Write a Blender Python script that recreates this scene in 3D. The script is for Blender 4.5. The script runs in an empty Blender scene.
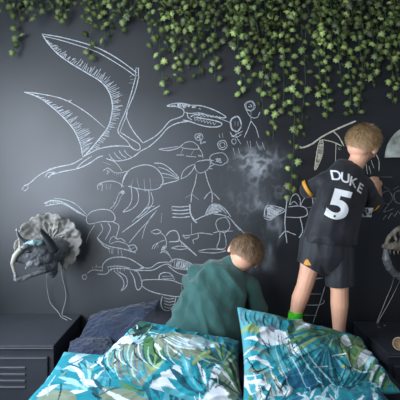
import bpy, bmesh, math, random
import numpy as np
from mathutils import Vector, Matrix, noise
from mathutils.bvhtree import BVHTree
random.seed(7)
rng = np.random.default_rng(7)
C = bpy.context.scene.collection
ZC, D, F = 1.35, 2.4, 408.0      # camera height, camera to wall, focal length in pixels (400 px frame)
BED = 0.50                        # top of the mattress

def at(px, py, d):
    "the place seen at (px, py) when it stands d metres in front of the camera"
    return Vector(((px-200)*d/F, d-D, ZC-(py-180)*d/F))

# ------------------------------------------------------------------ helpers
def link(name, me, mat=None, parent=None, smooth=True):
    o = bpy.data.objects.new(name, me); C.objects.link(o)
    if mat: me.materials.append(mat)
    if smooth:
        me.polygons.foreach_set('use_smooth', [True]*len(me.polygons))
    if parent:
        o.parent = parent
        if parent.type == 'EMPTY': o.matrix_parent_inverse = Matrix.Translation(-parent.location)
    return o
def tag(o, label=None, cat=None, group=None, kind=None):
    for k, v in (('label', label), ('category', cat), ('group', group), ('kind', kind)):
        if v: o[k] = v
    return o
def thing(name, loc, label, cat, group=None):
    o = bpy.data.objects.new(name, None); o.location = loc; o.empty_display_size = .05
    C.objects.link(o); return tag(o, label, cat, group)
def bm_mesh(bm, name='m'):
    me = bpy.data.meshes.new(name); bm.normal_update(); bm.to_mesh(me); bm.free(); return me
def obj(name, bm, mat, parent=None, smooth=False):
    return link(name, bm_mesh(bm, name), mat, parent, smooth)

def box(bm, c, s, bevel=0.0):
    r = bmesh.ops.create_cube(bm, size=1)
    bmesh.ops.scale(bm, vec=s, verts=r['verts']); bmesh.ops.translate(bm, vec=c, verts=r['verts'])
    if bevel:
        es = list({e for v in r['verts'] for e in v.link_edges})
        bmesh.ops.bevel(bm, geom=es, offset=bevel, segments=2, affect='EDGES', profile=.6)
_ball = {}
def ball(seg):
    if seg not in _ball:
        nv = max(6, seg*2//3); V = [(0, 0, 1)]+[(math.sin(math.pi*j/nv)*math.cos(2*math.pi*i/seg), math.sin(math.pi*j/nv)*math.sin(2*math.pi*i/seg), math.cos(math.pi*j/nv)) for j in range(1, nv) for i in range(seg)]+[(0, 0, -1)]
        Fc = [(0, 1+i, 1+(i+1) % seg) for i in range(seg)]
        for j in range(nv-2):
            for i in range(seg):
                a, b = 1+j*seg+i, 1+j*seg+(i+1) % seg; Fc.append((a, a+seg, b+seg, b))
        k = len(V)-1; Fc += [(k, 1+(nv-2)*seg+(i+1) % seg, 1+(nv-2)*seg+i) for i in range(seg)]
        _ball[seg] = (np.array(V), Fc)
    return _ball[seg]
def ell(bm, c, r, rot=None, seg=16):
    V, Fc = ball(seg); m = (np.array(rot) if rot else np.eye(3))*np.array(r)[None, :]
    vs = [bm.verts.new(p) for p in (V @ m.T+np.array(c)).tolist()]
    for q in Fc: bm.faces.new([vs[k] for k in q])
def chain(bm, pts, rad, rot=None, sq=(1,1,1), seg=14):
    "overlapping balls along a bent line: the volume of a limb or trunk"
    for i in range(len(pts)-1):
        a, b = Vector(pts[i]), Vector(pts[i+1]); L = (b-a).length
        n = max(2, int(L/(0.22*min(rad[i], rad[i+1])))+1)
        n = min(n, 26)
        for k in range(n+(i == len(pts)-2)):
            t = k/n; r = rad[i]*(1-t)+rad[i+1]*t
            ell(bm, a.lerp(b, t), (r*sq[0], r*sq[1], r*sq[2]), rot, seg)
def remesh(bm, voxel, smooth=6, name='m'):
    "fuse overlapping volumes into one continuous skin"
    me = bm_mesh(bm, name); o = bpy.data.objects.new('tmp', me); C.objects.link(o)
    m = o.modifiers.new('r', 'REMESH'); m.mode = 'VOXEL'; m.voxel_size = voxel
    if smooth:
        s = o.modifiers.new('s', 'SMOOTH'); s.factor = .5; s.iterations = smooth
    dg = bpy.context.evaluated_depsgraph_get()
    out = bpy.data.meshes.new_from_object(o.evaluated_get(dg)); out.name = name
    bpy.data.objects.remove(o); bpy.data.meshes.remove(me)
    return out
def displace(me, fn):
    n = [v.normal.copy() for v in me.vertices]
    for v, nn in zip(me.vertices, n): v.co += nn*fn(v.co, nn)
    me.update()
def cut(me, co, no):
    "cut a garment off cleanly at a hem"
    bm = bmesh.new(); bm.from_mesh(me)
    g = bm.verts[:]+bm.edges[:]+bm.faces[:]
    r = bmesh.ops.bisect_plane(bm, geom=g, plane_co=co, plane_no=no, clear_outer=True)
    es = [e for e in bm.edges if e.is_boundary]
    if es: bmesh.ops.holes_fill(bm, edges=es, sides=0)
    bm.to_mesh(me); bm.free(); me.update()
def tube(bm, pts, r, n=6, cap=True):
    pts = [Vector(p) for p in pts]; rings = []
    rr = r if isinstance(r, (list, tuple)) else [r]*len(pts)
    up = Vector((0.13, 0.2, 1)).normalized()
    for i, p in enumerate(pts):
        t = (pts[min(i+1, len(pts)-1)]-pts[max(i-1, 0)]).normalized()
        a = t.cross(up)
        if a.length < .05: a = t.cross(Vector((1, 0, 0)))
        a.normalize(); b = t.cross(a)
        rings.append([bm.verts.new(p+(a*math.cos(q)+b*math.sin(q))*rr[i]) for q in (2*math.pi*k/n for k in range(n))])
    for i in range(len(rings)-1):
        for k in range(n):
            bm.faces.new((rings[i][k], rings[i][(k+1) % n], rings[i+1][(k+1) % n], rings[i+1][k]))
    if cap: bm.faces.new(rings[0][::-1]); bm.faces.new(rings[-1])
def spline(pts, n=6):
    "smooth line through points (any dimension)"
    P = [np.array(p, float) for p in pts]
    if len(P) < 3: return P
    Q = [2*P[0]-P[1]]+P+[2*P[-1]-P[-2]]; out = []
    for i in range(1, len(Q)-2):
        a, b, c, d = Q[i-1:i+3]
        for k in range(n):
            t = k/n
            out.append(.5*((2*b)+(c-a)*t+(2*a-5*b+4*c-d)*t*t+(3*b-a-3*c+d)*t**3))
    out.append(P[-1]); return out

# ------------------------------------------------------------------ materials
def mat(name, col, rough=.6, spec=.5, metal=0, noise_amt=0, noise_scale=30, bump=0, bump_scale=200, sheen=0, coat=0, attr=None, sss=0):
    m = bpy.data.materials.new(name); m.use_nodes = True; nt = m.node_tree; b = nt.nodes['Principled BSDF']
    b.inputs['Base Color'].default_value = (*col, 1); b.inputs['Roughness'].default_value = rough
    b.inputs['Specular IOR Level'].default_value = spec; b.inputs['Metallic'].default_value = metal
    b.inputs['Sheen Weight'].default_value = sheen; b.inputs['Coat Weight'].default_value = coat
    if sss:
        b.inputs['Subsurface Weight'].default_value = sss; b.inputs['Subsurface Radius'].default_value = (.01, .004, .002)
    tc = nt.nodes.new('ShaderNodeTexCoord'); src = None
    if attr:
        a = nt.nodes.new('ShaderNodeAttribute'); a.attribute_name = attr; src = a.outputs['Color']
    if noise_amt:
        n = nt.nodes.new('ShaderNodeTexNoise'); n.inputs['Scale'].default_value = noise_scale; n.inputs['Detail'].default_value = 6
        nt.links.new(tc.outputs['Object'], n.inputs['Vector'])
        r = nt.nodes.new('ShaderNodeMapRange'); r.inputs['From Min'].default_value = .3; r.inputs['From Max'].default_value = .7
        r.inputs['To Min'].default_value = 1-noise_amt; r.inputs['To Max'].default_value = 1+noise_amt
        nt.links.new(n.outputs['Fac'], r.inputs['Value'])
        x = nt.nodes.new('ShaderNodeVectorMath'); x.operation = 'SCALE'; x.inputs[0].default_value = col
        if src: nt.links.new(src, x.inputs[0])
        nt.links.new(r.outputs['Result'], x.inputs['Scale']); src = x.outputs['Vector']
    if src: nt.links.new(src, b.inputs['Base Color'])
    if bump:
        n = nt.nodes.new('ShaderNodeTexNoise'); n.inputs['Scale'].default_value = bump_scale; n.inputs['Detail'].default_value = 4
        nt.links.new(tc.outputs['Object'], n.inputs['Vector'])
        u = nt.nodes.new('ShaderNodeBump'); u.inputs['Strength'].default_value = bump; u.inputs['Distance'].default_value = .004
        nt.links.new(n.outputs['Fac'], u.inputs['Height']); nt.links.new(u.outputs['Normal'], b.inputs['Normal'])
    return m
def colour(me, name, rgb):
    a = me.color_attributes.new(name, 'FLOAT_COLOR', 'POINT')
    d = np.ones((len(me.vertices), 4), np.float32); d[:, :3] = rgb
    a.data.foreach_set('color', d.ravel())
def lin(*c):
    return tuple(((x/255+.055)/1.055)**2.4 if x > 10 else x/255/12.92 for x in c)
def vnoise(x, y, seed=0, oct=4):
    "numpy value noise in [0,1]"
    g = np.random.default_rng(seed).random((64, 64)); tot = 0; amp = 1; s = 0
    for o in range(oct):
        X, Y = x*2**o, y*2**o; xi, yi = np.floor(X).astype(int), np.floor(Y).astype(int); fx, fy = X-xi, Y-yi
        fx = fx*fx*(3-2*fx); fy = fy*fy*(3-2*fy)
        a = g[xi % 64, yi % 64]; b = g[(xi+1) % 64, yi % 64]; c = g[xi % 64, (yi+1) % 64]; d = g[(xi+1) % 64, (yi+1) % 64]
        tot = tot+amp*((a*(1-fx)+b*fx)*(1-fy)+(c*(1-fx)+d*fx)*fy); s += amp; amp *= .5
    return tot/s

M = dict(
    wall=mat('chalkboard paint', (.03, .033, .038), .50, .62, attr='paint', bump=.03, bump_scale=90),
    sidewall=mat('side wall paint', (.30, .31, .33), .8, noise_amt=.04),
    floor=mat('grey carpet', (.08, .08, .085), .95, noise_amt=.3, noise_scale=300, bump=.5),
    ceiling=mat('ceiling paint', (.5, .5, .5), .9, noise_amt=.02),
    white=mat('white painted frame', (.75, .75, .75), .4, noise_amt=.02),
    chalk=mat('white chalk', (.50, .53, .56), .95, .1, noise_amt=.35, noise_scale=90, bump=.6, bump_scale=300),
    cream=mat('cream chalk', (.60, .58, .46), .95, .1, noise_amt=.2, noise_scale=80, bump=.5, bump_scale=300),
    dimchalk=mat('faint chalk', (.22, .23, .25), .95, .1, noise_amt=.5, noise_scale=90),
    locker=mat('dark grey steel', (.042, .047, .057), .42, .5, noise_amt=.08, noise_scale=12, bump=.02),
    lockeredge=mat('worn steel edge', (.12, .13, .15), .35, .6, noise_amt=.1),
    navy=mat('navy cotton', (.024, .036, .070), .85, .25, noise_amt=.25, noise_scale=14, sheen=.25, bump=.2, bump_scale=400),
    navydark=mat('dark navy sheet', (.008, .012, .025), .85, .25, noise_amt=.2, noise_scale=10, sheen=.1, bump=.2),
    print=mat('leaf print cotton', (.1, .4, .5), .8, .25, attr='print', sheen=.1, bump=.15, bump_scale=350),
    ivy=mat('ivy leaf', (.1, .2, .06), .5, .4, attr='leafcol'),
    stem=mat('ivy stem', (.06, .10, .045), .7, noise_amt=.2),
    skin=mat('skin', lin(242, 186, 156), .5, .35, noise_amt=.05, noise_scale=25, sss=.15),
    hair=mat('light brown hair', (.2, .14, .08), .55, .4, attr='haircol'),
    green=mat('dark green jersey knit', (.042, .120, .110), .9, .2, noise_amt=.12, noise_scale=18, sheen=.3, bump=.25, bump_scale=500),
    trouser=mat('charcoal trousers', (.012, .013, .018), .8, .3, noise_amt=.2, bump=.2),
    kit=mat('black football kit', (.017, .018, .024), .62, .4, noise_amt=.15, noise_scale=20, sheen=.15, bump=.15, bump_scale=600),
    kitgrey=mat('charcoal shorts', (.024, .026, .033), .62, .4, noise_amt=.15, noise_scale=20, sheen=.15, bump=.15, bump_scale=600),
    gold=mat('gold trim', (.72, .33, .04), .55, .4, noise_amt=.06),
    letter=mat('white print', (.80, .81, .83), .5, .4, noise_amt=.03),
    sock=mat('neon green sock', (.10, .72, .03), .85, .2, noise_amt=.1, noise_scale=60, bump=.4, bump_scale=400),
    eye=mat('eye white', (.8, .8, .8), .2), iris=mat('dark iris', (.05, .04, .03), .2), lip=mat('lips', (.5, .2, .17), .5),
    bone=mat('grey resin', (.17, .18, .195), .42, .55, noise_amt=.35, noise_scale=25, bump=.5, bump_scale=45),
    frill=mat('stone grey resin', (.25, .24, .22), .6, .4, noise_amt=.35, noise_scale=18, bump=.6, bump_scale=40),
    palebone=mat('cream resin', (.36, .34, .28), .45, .5, noise_amt=.2, noise_scale=30, bump=.3, bump_scale=60),
    tealbone=mat('pale teal resin', (.35, .52, .52), .4, .5, noise_amt=.25, noise_scale=30),
    darkbone=mat('dark resin', (.045, .048, .052), .45, .5, noise_amt=.3),
    tan=mat('bone resin', (.30, .27, .22), .6, .4, noise_amt=.35, noise_scale=22, bump=.6, bump_scale=45),
    cable=mat('clear cable', (.35, .37, .38), .3, .6), blackcable=mat('black cable', (.02, .02, .02), .5),
    moon=mat('moon rock plaster', (.34, .36, .32), .85, .2, noise_amt=.55, noise_scale=14, bump=.6, bump_scale=30),
    beige=mat('beige ceramic', (.50, .38, .27), .5, .4, noise_amt=.08), inner=mat('dark inside', (.10, .05, .03), .7),
    outside=mat('bright sky outside', (.6, .7, .8)),
)
# ------------------------------------------------------------------ the setting
def quad_wall(name, a, b, c, d, m, t):
    bm = bmesh.new(); box(bm, a, b); o = obj(name, bm, m); o['kind'] = 'structure'; return o
bm = bmesh.new(); box(bm, (.2, -1.4, -.025), (3.9, 2.9, .05)); tag(obj('floor', bm, M['floor']), kind='structure')
# back wall: a fine grid whose colour carries the rubbed chalk and a painted window sheen
X0, X1, Z0, Z1 = -1.75, 2.1, 0.0, 2.5; st = .008
nx, nz = int((X1-X0)/st)+1, int((Z1-Z0)/st)+1
gx, gz = np.meshgrid(np.linspace(X0, X1, nx), np.linspace(Z0, Z1, nz)); N = nx*nz
v = np.zeros((2*4+N, 3)); v[:N, 0] = gx.ravel(); v[:N, 2] = gz.ravel()
for i, (x, z) in enumerate(((X0, Z0), (X1, Z0), (X1, Z1), (X0, Z1))): v[N+i] = (x, .12, z)
idx = np.arange(N).reshape(nz, nx)
f = np.stack([idx[:-1, :-1], idx[:-1, 1:], idx[1:, 1:], idx[1:, :-1]], -1).reshape(-1, 4).tolist()
f.append([N+3, N+2, N+1, N]); f.append([N+0, N+1]+idx[0, ::-1].tolist())
f.append([N+2, N+3]+idx[-1, :].tolist()); f.append([N+1, N+2]+idx[::-1, -1].tolist()); f.append([N+3, N+0]+idx[:, 0].tolist())
me = bpy.data.meshes.new('wall_back'); me.from_pydata(v[:N+4].tolist(), [], f); me.update()
px = 200+v[:N+4, 0]*170; py = 180+(ZC-v[:N+4, 2])*170      # wall units of 1/170 m
def gau(cx, cy, rx, ry, a=0):
    c, s = math.cos(math.radians(a)), math.sin(math.radians(a)); x, y = px-cx, py-cy
    return np.exp(-(((x*c+y*s)/rx)**2+((-x*s+y*c)/ry)**2)**1.5)
n1 = vnoise(px/9+40, py/9, 3, 4); n2 = vnoise(px/5, py/14+9, 5, 4); sw = vnoise(px/16+n1*2.2, py/16+n2*2, 8, 3)
rid = 1-np.abs(n1-.5)*7; rid = np.clip(rid, 0, 1)
cloud = gau(257, 182, 27, 30)*.8+gau(240, 163, 9, 9)*.5+gau(262, 160, 24, 12)*.6
low = gau(270, 240, 9, 26, 8)*.8+gau(276, 225, 8, 12)*.5+gau(256, 200, 14, 10)*.4+gau(252, 268, 22, 6)*.25
streak = np.clip((n2-.38)*2.4, 0, 1)
sm = cloud*(.12+.85*rid*np.clip((sw-.3)*2.5, 0, 1))+low*(.1+.7*streak)
dust = (vnoise(px/60, py/60, 11, 4)-.5)
base = np.array([.014, .0165, .021])*(1+dust[:, None]*.6)
painted_sheen = .062*np.clip(1-np.abs((px-130)/140)**2, 0, 1)*np.clip(1-np.abs((py-215)/125)**2, 0, 1)*(1+dust)      # window sheen on the left and middle wall, painted into its colour
col = base+(np.clip(sm, 0, 1)*.38+painted_sheen)[:, None]*np.array([.95, 1, 1.08])
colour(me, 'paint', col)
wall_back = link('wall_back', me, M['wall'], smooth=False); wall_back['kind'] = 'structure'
# side wall with the window the daylight comes through
XL = -1.55
wy0, wy1, wz0, wz1 = -2.0, -.55, .85, 2.15
bm = bmesh.new()
for c, s in (((XL-.06, (0+wy1)/2, 1.25), (.12, -wy1, 2.5)), ((XL-.06, (wy0-2.8)/2, 1.25), (.12, 2.8+wy0, 2.5)),
             ((XL-.06, (wy0+wy1)/2, wz0/2), (.12, wy1-wy0, wz0)), ((XL-.06, (wy0+wy1)/2, (wz1+2.5)/2), (.12, wy1-wy0, 2.5-wz1))):
    box(bm, c, s)
tag(obj('wall_left', bm, M['sidewall']), kind='structure')
bm = bmesh.new(); w = .05; yc, zc2 = (wy0+wy1)/2, (wz0+wz1)/2
for c, s in (((XL-.03, wy0+w/2, zc2), (.06, w, wz1-wz0)), ((XL-.03, wy1-w/2, zc2), (.06, w, wz1-wz0)), ((XL-.03, yc, wz0+w/2), (.06, wy1-wy0-2*w, w)),
             ((XL-.03, yc, wz1-w/2), (.06, wy1-wy0-2*w, w)), ((XL-.03, yc, zc2), (.05, .04, wz1-wz0-2*w))): box(bm, c, s, .004)
tag(obj('window_1', bm, M['white']), kind='structure')
bm = bmesh.new(); box(bm, (.275, -1.34, 2.53), (3.85, 2.92, .06)); tag(obj('ceiling', bm, M['ceiling']), kind='structure')

# ------------------------------------------------------------------ chalk drawings, thick strokes of chalk on the wall
class Chalk:
    def __init__(s): s.bm = bmesh.new()
    def line(s, pts, w=1.1, smooth=True):
        P = spline(pts, 5) if smooth and len(pts) > 2 else [np.array(p, float) for p in pts]
        P = [P[0]]+[q for k, q in enumerate(P[1:]) if np.hypot(*(q-P[k])) > .05]
        if len(P) < 2: return s
        L, R = [], []
        for i, p in enumerate(P):
            t = P[min(i+1, len(P)-1)]-P[max(i-1, 0)]; t = t/(np.hypot(*t)+1e-9); n = np.array([-t[1], t[0]])
            h = w*.40*(.8+.35*random.random())*(.55 if i in (0, len(P)-1) else 1)
            q = []
            for k, (o, y) in enumerate(((-h, SINK), (-h*.5, -.0014), (h*.5, -.0014), (h, SINK))):
                a = p+n*o; q.append(s.bm.verts.new(((a[0]-200)/170, y, ZC-(a[1]-180)/170)))
            L.append(q)
        for a, b in zip(L[:-1], L[1:]):
            for k in range(3): s.bm.faces.new((a[k], a[k+1], b[k+1], b[k]))
            s.bm.faces.new((a[3], a[0], b[0], b[3]))
        s.bm.faces.new(L[0]); s.bm.faces.new(L[-1][::-1])
        return s
    def circ(s, cx, cy, rx, ry=None, w=1.1, a0=0, a1=390, wob=.06):
        ry = ry or rx; n = 16
        return s.line([(cx+rx*(1+wob*math.sin(k*1.7))*math.cos(math.radians(a0+(a1-a0)*k/n)), cy+ry*(1+wob*math.cos(k*2.1))*math.sin(math.radians(a0+(a1-a0)*k/n))) for k in range(n+1)], w)
    def hatch(s, A, B, n, w=.7, jit=.25, skip=0):
        "strokes from line A to line B"
        A, B = spline(A, 8), spline(B, 8)
        for k in range(n):
            t = (k+.5)/n; a = A[int(t*(len(A)-1))]; b = B[int(min(1, max(0, t+random.uniform(-.02, .02)))*(len(B)-1))]
            e = random.uniform(1-jit*2, 1); a2 = a; b2 = a+(b-a)*e
            s.line([a2+random.uniform(0, skip)*(b-a), (a2+b2)/2+np.array([random.uniform(-.5, .5), random.uniform(-.5, .5)]), b2], w)
        return s
    def scrib(s, cx, cy, rx, ry, n=10, w=.8):
        return s.line([(cx+random.uniform(-rx, rx), cy+random.uniform(-ry, ry)) for _ in range(n)], w)
    def zig(s, a, b, n, h, w=.8):
        a, b = np.array(a, float), np.array(b, float); d = b-a; m = np.array([-d[1], d[0]])/np.hypot(*d)
        return s.line([a+d*k/n+m*h*(1 if k % 2 else -1) for k in range(n+1)], w, smooth=False)
    def done(s, name, label, m='chalk'):
        bmesh.ops.recalc_face_normals(s.bm, faces=s.bm.faces[:])
        o = obj(name, s.bm, M[m]); return tag(o, label, 'chalk drawing')
SINK = -.0002
k = Chalk()
lowA = [(42,34),(48,43),(58,54),(72,64),(87,73),(100,81),(108,90),(112,101),(112,113),(108,127),(100,138),(90,150),(83,157)]
k.line([(42,34),(60,37),(80,42),(98,48),(115,57),(128,66),(137,73)], 1.2).line([(43,36),(60,40),(80,46),(97,52),(113,61),(127,70),(135,76)], 1.0)
k.line(lowA, 1.3)
k.hatch([(46,40),(58,53),(72,63),(87,72),(100,80),(108,89)], [(52,43),(64,49),(78,57),(92,64),(106,72),(117,84)], 44, .75)
k.hatch([(108,89),(112,101),(112,113),(108,127),(100,138),(88,152)], [(118,84),(124,98),(122,113),(116,128),(106,142),(93,153)], 40, .7)
k.line([(136,68),(138.5,68),(138.5,76),(135.5,75),(136,68)], 1.1, False)
k.line([(136,76),(132,91),(126,110),(120,124),(118,131),(121,136),(127,141),(131,147),(136,150),(140,149),(139,144),(131,139),(120,132)], 1.1)
k.line([(139,76),(135,92),(127,112),(128,121),(134,132),(143,143)], 1.1).line([(128,112),(123,124),(120,132)], .9)
k.line([(130,77),(134,74)], .7).line([(130,80),(134,79)], .7).line([(129,83),(133,83)], .7)
k.line([(24,92),(38,93.5),(60,98),(75,105),(90,115),(105,128)], 1.0)
k.line([(24,92),(38,97),(52,107),(64,118),(74,130),(80,143),(83,157)], 1.2)
k.hatch([(36,96),(52,107),(64,118),(74,130),(80,143),(83,155)], [(42,97),(60,104),(74,112),(85,124),(94,136),(93,147)], 40, .7)
k.scrib(69, 101, 2.5, 1.3, 6)
k.line([(83,157),(90,153),(100,148.5),(115,146),(132,146.5)], 1.2).line([(76,169),(83,162),(92,156)], 1)
k.line([(24,186),(30,183),(38,176),(46,171.5),(58,167),(72,164),(83,158)], 1.2).line([(50,175),(63,171.5),(78,168.5),(90,163),(98,157.5),(103,156)], 1.2)
k.line([(46,172),(50,169),(57,167)], .9).line([(45,177),(48,173),(55,172)], 1).line([(48,178),(52,174),(56,173)], 1.4)
k.line([(25,185.5),(22,189),(25,191),(28.5,188),(27,185),(25,185.5)], 1, False)
k.line([(106,158.5),(115,161),(125,160),(133,157),(141,151),(150,146),(160,137),(168,128),(178,123),(188,121.5)], 1.2)
k.line([(143,143),(155,136.5),(163,129),(170,121),(178,118),(183,115.5),(184,111),(181,108),(175,106.5),(167,106),(174,103.5),(183,103.5),(192,105.5)], 1.2)
for a in ((109,154),(114,152),(119,150.5),(124,149.5)): k.line([a, (a[0]+3,a[1]+4.5), (a[0]+7.5,a[1]+7.5)], .8)
k.hatch([(170,105.5),(180,104),(191,105.5)], [(170,106.5),(182,108.5),(191,107)], 12, 1.4)
k.line([(190,105),(202,106),(213,109.5),(222,114),(226,117.5),(218,117.5),(206,114.5),(196,114.5),(190,117)], 1.2)
k.line([(184,112),(190,113.5),(200,113),(212,116)], 1).line([(183,120),(190,121.5),(200,125),(210,127),(219,126.5),(222,123.5),(216,121),(206,119),(194,117)], 1.4)
k.line([(207,115.5),(218,118),(230,122.5)], .9).zig((194,119),(216,124), 14, 1.2, 1.0).zig((196,115.5),(220,117), 14, .8, .9)
k.scrib(194, 107.5, 2, 1, 7, .9).scrib(200, 109, 1, 1, 4).line([(187,112),(188,117),(192,120)], 1)
k.done('chalk_pterosaur', 'huge white chalk pterosaur with hatched wings stretched out at upper left')
SINK = .0008
k = Chalk()
k.line([(159,149.5),(168,150.5),(177,148.5),(181,146)], 1.3).line([(159,149),(168,148),(178,146.5)], 1).line([(181,146),(186,142.3),(193,142),(198,146),(198,149),(190,149),(182,147.5),(181,145)], 1)
k.circ(199, 137, 4, 3.6, .9).scrib(199, 137, 3, 2.6, 12, .8).scrib(203, 142.5, 3, 2, 8, .8)
k.line([(183,148),(181,154)], .9).line([(176,155),(184,155)], 2).line([(194,150),(191,155)], .9).line([(186,156),(196,157)], 1.8).line([(199,148),(202,153),(203,158)], 1).scrib(199.5, 156, 1.5, 2, 5)
k.done('chalk_lizard', 'small chalk lizard with flower-like head just below the pterosaur jaws')
k = Chalk()
k.line([(122,184),(125,175),(132,168.5),(143,165),(152,166),(159,171),(163,179),(162,185),(157,189),(147,190),(135,188),(128,186)], 1.3)
k.line([(154,163),(163,164),(172,170.5),(179,179),(170,182.5),(160,185)], 1.3)
k.line([(158,167),(167,170),(178,178)], 1).line([(161,173),(170,175),(178,179)], 1).line([(162,177),(178,179)], .9)
for a in (((133,180),(131,188)),((137,178),(139,188)),((144,179),(145,192)),((153,180),(158,186)),((150,178),(151,190)),((158,186),(153,180))): k.line(a, .9)
k.line([(131,185),(132,198),(129,206),(123,212),(132,209),(138,202),(138,192),(134,187)], 1.1)
k.line([(149,190),(149,203),(143,211),(137,218)], 1.1).line([(151,192),(153,202),(147,211),(138,218)], 1.1)
k.done('chalk_whale', 'round-backed chalk creature with fan tail, below and right of the pterosaur belly')
k = Chalk()
k.line([(98,190),(98,185),(104,182),(112,181),(119,183),(124,187)], 1.1).line([(99,186),(102,184),(102,191)], 1).line([(106,184),(107,190)], .9).line([(111,184),(110,189)], .8)
k.line([(121,188),(124,179),(128,172),(131,169)], 1)
k.line([(103,171),(108,168),(116,173),(129,171)], 1).zig((108,171),(122,176), 14, 2.3, .9).scrib(108, 172, 3, 3, 8, .8).line([(110,159),(117,164),(122,171)], .9).line([(103,162),(111,165)], .8)
k.done('chalk_bony_hand', 'chalk scribble of bony claws and ribs under the pterosaur belly')
k = Chalk()
k.line([(197,161.5),(206,160),(214,160.5)], 1.2).line([(195,164),(196,170),(200,173),(206,171),(210,166),(210,161)], 1).line([(195,163),(199,161)], 1)
k.circ(219, 159, 9, 6.2, 1).scrib(218.5, 160.5, 3, 2.4, 14, .9).line([(210,163),(214,164),(209,168),(213,169)], .9)
k.line([(181,179),(183,172),(188,167),(195,164.5),(192,171),(187,176),(181,179)], 1.1)
k.line([(197,173),(195,184),(192,193),(191,203)], 1.2).line([(192,194),(199,200)], 1.1).line([(192,194),(185,198)], .6).line([(205,171),(208,182),(212,193),(212,203)], 1.2).line([(204,199),(211,192),(220,200)], 1.1)
k.done('chalk_long_legged_bird', 'long-legged chalk bird with a big round eye beside the fan tail')
k = Chalk()
for y in (206.5, 210, 213.5, 217): k.line([(172,y),(181,y+.5),(190,y-.5)], 1.5)
k.line([(172,206),(172,211)], 1).line([(190,204),(190.5,213),(194,220),(197,223)], 2.6)
k.hatch([(205,216),(211,206),(218,204)], [(218,213),(224,212),(229,216)], 16, 1.3, .1).line([(204,217),(210,206),(217,204),(225,209),(231,217)], 1.2)
k.line([(194,221),(203,216.5),(214,214),(228,217),(236,225),(246,235)], 1.4).line([(228,216),(240,231)], 1)
k.line([(182,236),(191,235),(200,233),(213,234.5)], 1.1).line([(191.5,223),(191.5,235)], 1.2).circ(223, 225, 7, 7.5, 1.1)
k.line([(213,233),(220,231.5),(233,231)], 1).line([(220,232),(219.5,240),(217,248),(225,248),(226,240),(224,232)], 1)
k.line([(183,234),(185,238),(190,237)], 1).line([(198,233),(198,238),(193,240),(194,244)], 1).line([(198,251),(210,249),(226,250.5),(214,253),(199,252)], 1)
k.done('chalk_stegosaurus', 'chalk dinosaur with white hatched back plate above the crouching person')
k = Chalk()
k.line([(151,231.5),(157,229.5),(161,232),(156,234),(151,232)], 1.2).hatch([(152,231),(160,231)], [(152,233),(160,233)], 6, 1, .1)
k.line([(160,232),(165,237),(166.5,244),(164,248)], 1.1).line([(166,236),(170,231.5),(176,231),(179,236),(178.5,241),(169,242)], 1.6)
k.line([(165,240),(158,243),(154,249)], 1).line([(160,242),(154,245),(152,249)], 1).line([(158,244),(158,248)], .9).line([(178,239),(187,247),(197,256)], 2)
k.line([(171,248),(180,246),(188,248),(180,249.5),(171,248)], 1.1).line([(181,242),(182,246)], 1).scrib(164, 248, 3, 3, 10, .9).line([(160,253),(166,251),(171,258),(173,262)], 1.3).line([(161,251),(168,254),(172,260)], 1)
k.done('chalk_raptor', 'little chalk raptor with straight heavy tail, left of the crouching person')
k = Chalk()
k.line([(140,267),(150,268),(158,263),(168,262)], 1.2).line([(134,271),(142,270.5),(153,270),(163,265),(169,264)], 1.2)
k.line([(168,263),(176,259),(188,262),(195,267),(197,271.5),(188,270),(175,268),(168,264)], 1.2)
k.hatch([(178,260),(188,262.5),(195,268)], [(176,268),(186,270),(195,271)], 22, 1.1, .05).line([(171,262),(171,267)], 1).line([(175,260),(174,268)], 1.2)
k.line([(168,266),(177,272.5),(189,276),(196,274.5),(198,270)], 1.2)
k.done('chalk_squid', 'chalk squid with a filled white pointed head touching the green sleeve')
k = Chalk()
k.line([(102,271),(103.5,263.5),(110,258.5),(120,257),(130,259),(140,265),(144,267.5)], 1.2)
k.line([(97,274),(106,274),(112,269),(125,268.5),(135,270),(144,268)], 1.2).line([(103,271),(93,270),(87,273.5)], 1.1).circ(84.5, 277, 2.1, 2.3, 1)
k.line([(94,267),(103,267)], 1).line([(96,264),(97,268)], .9).line([(93,270),(92,266)], .8).line([(107,267),(118,266),(130,268)], 1)
for x in (108,111,114,117,120,124): k.line([(x,266.5),(x+.4,271)], 1)
k.line([(114,271),(122,278),(124,285),(121,291)], 1.1).line([(118,271.5),(126,277),(127,285),(122,291)], 1.1)
k.line([(130,271),(134,278),(136,287),(138.5,290),(142,285),(140,276),(136,270)], 1.2)
k.done('chalk_crayfish', 'chalk crayfish with a looped feeler, lowest drawing on the left')
k = Chalk()
k.line([(143,280),(158,279.5),(172,280.5),(183,284),(200,283)], 1.2).line([(143,280),(142,285.5),(150,291),(165,295),(180,296.5),(191,291)], 1.2)
k.line([(159,279),(160,274.5),(165,272.5),(171,274),(175,280)], 1.3).line([(162,276.5),(172,276)], 1).line([(162,278.5),(173,278.5)], 1)
k.line([(162.5,296),(161,303),(163,309),(169,310.5),(174,306),(176,296.5)], 1.3)
for y in (298.5,301.5,304.5,307.5): k.line([(164,y-1),(169,y+.6),(174.5,y-.4)], 1)
k.line([(181,283),(182.5,293)], 1.1).line([(186,284.5),(199,289)], 1).line([(190,291),(199,285)], 1)
k.done('chalk_fish', 'large chalk fish with striped fins, lowest drawing beside the crouching person')
k = Chalk()
k.line([(44,203.5),(52,200.5),(62,202),(75,209.5),(87,217)], 1.8).line([(45,206),(54,204.5),(64,204),(77,212),(87,217)], 1.2).line([(54,198),(66,200),(76,204.5),(87,215)], 1).hatch([(46,202),(56,200),(68,204)], [(47,206),(57,203.5),(68,207)], 14, 1, .1)
k.line([(87,216),(92,211.5),(102,209.3),(111,211),(115,217),(113,221.5),(102,221.5),(90,224),(86.5,221),(87,216)], 1.2)
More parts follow.
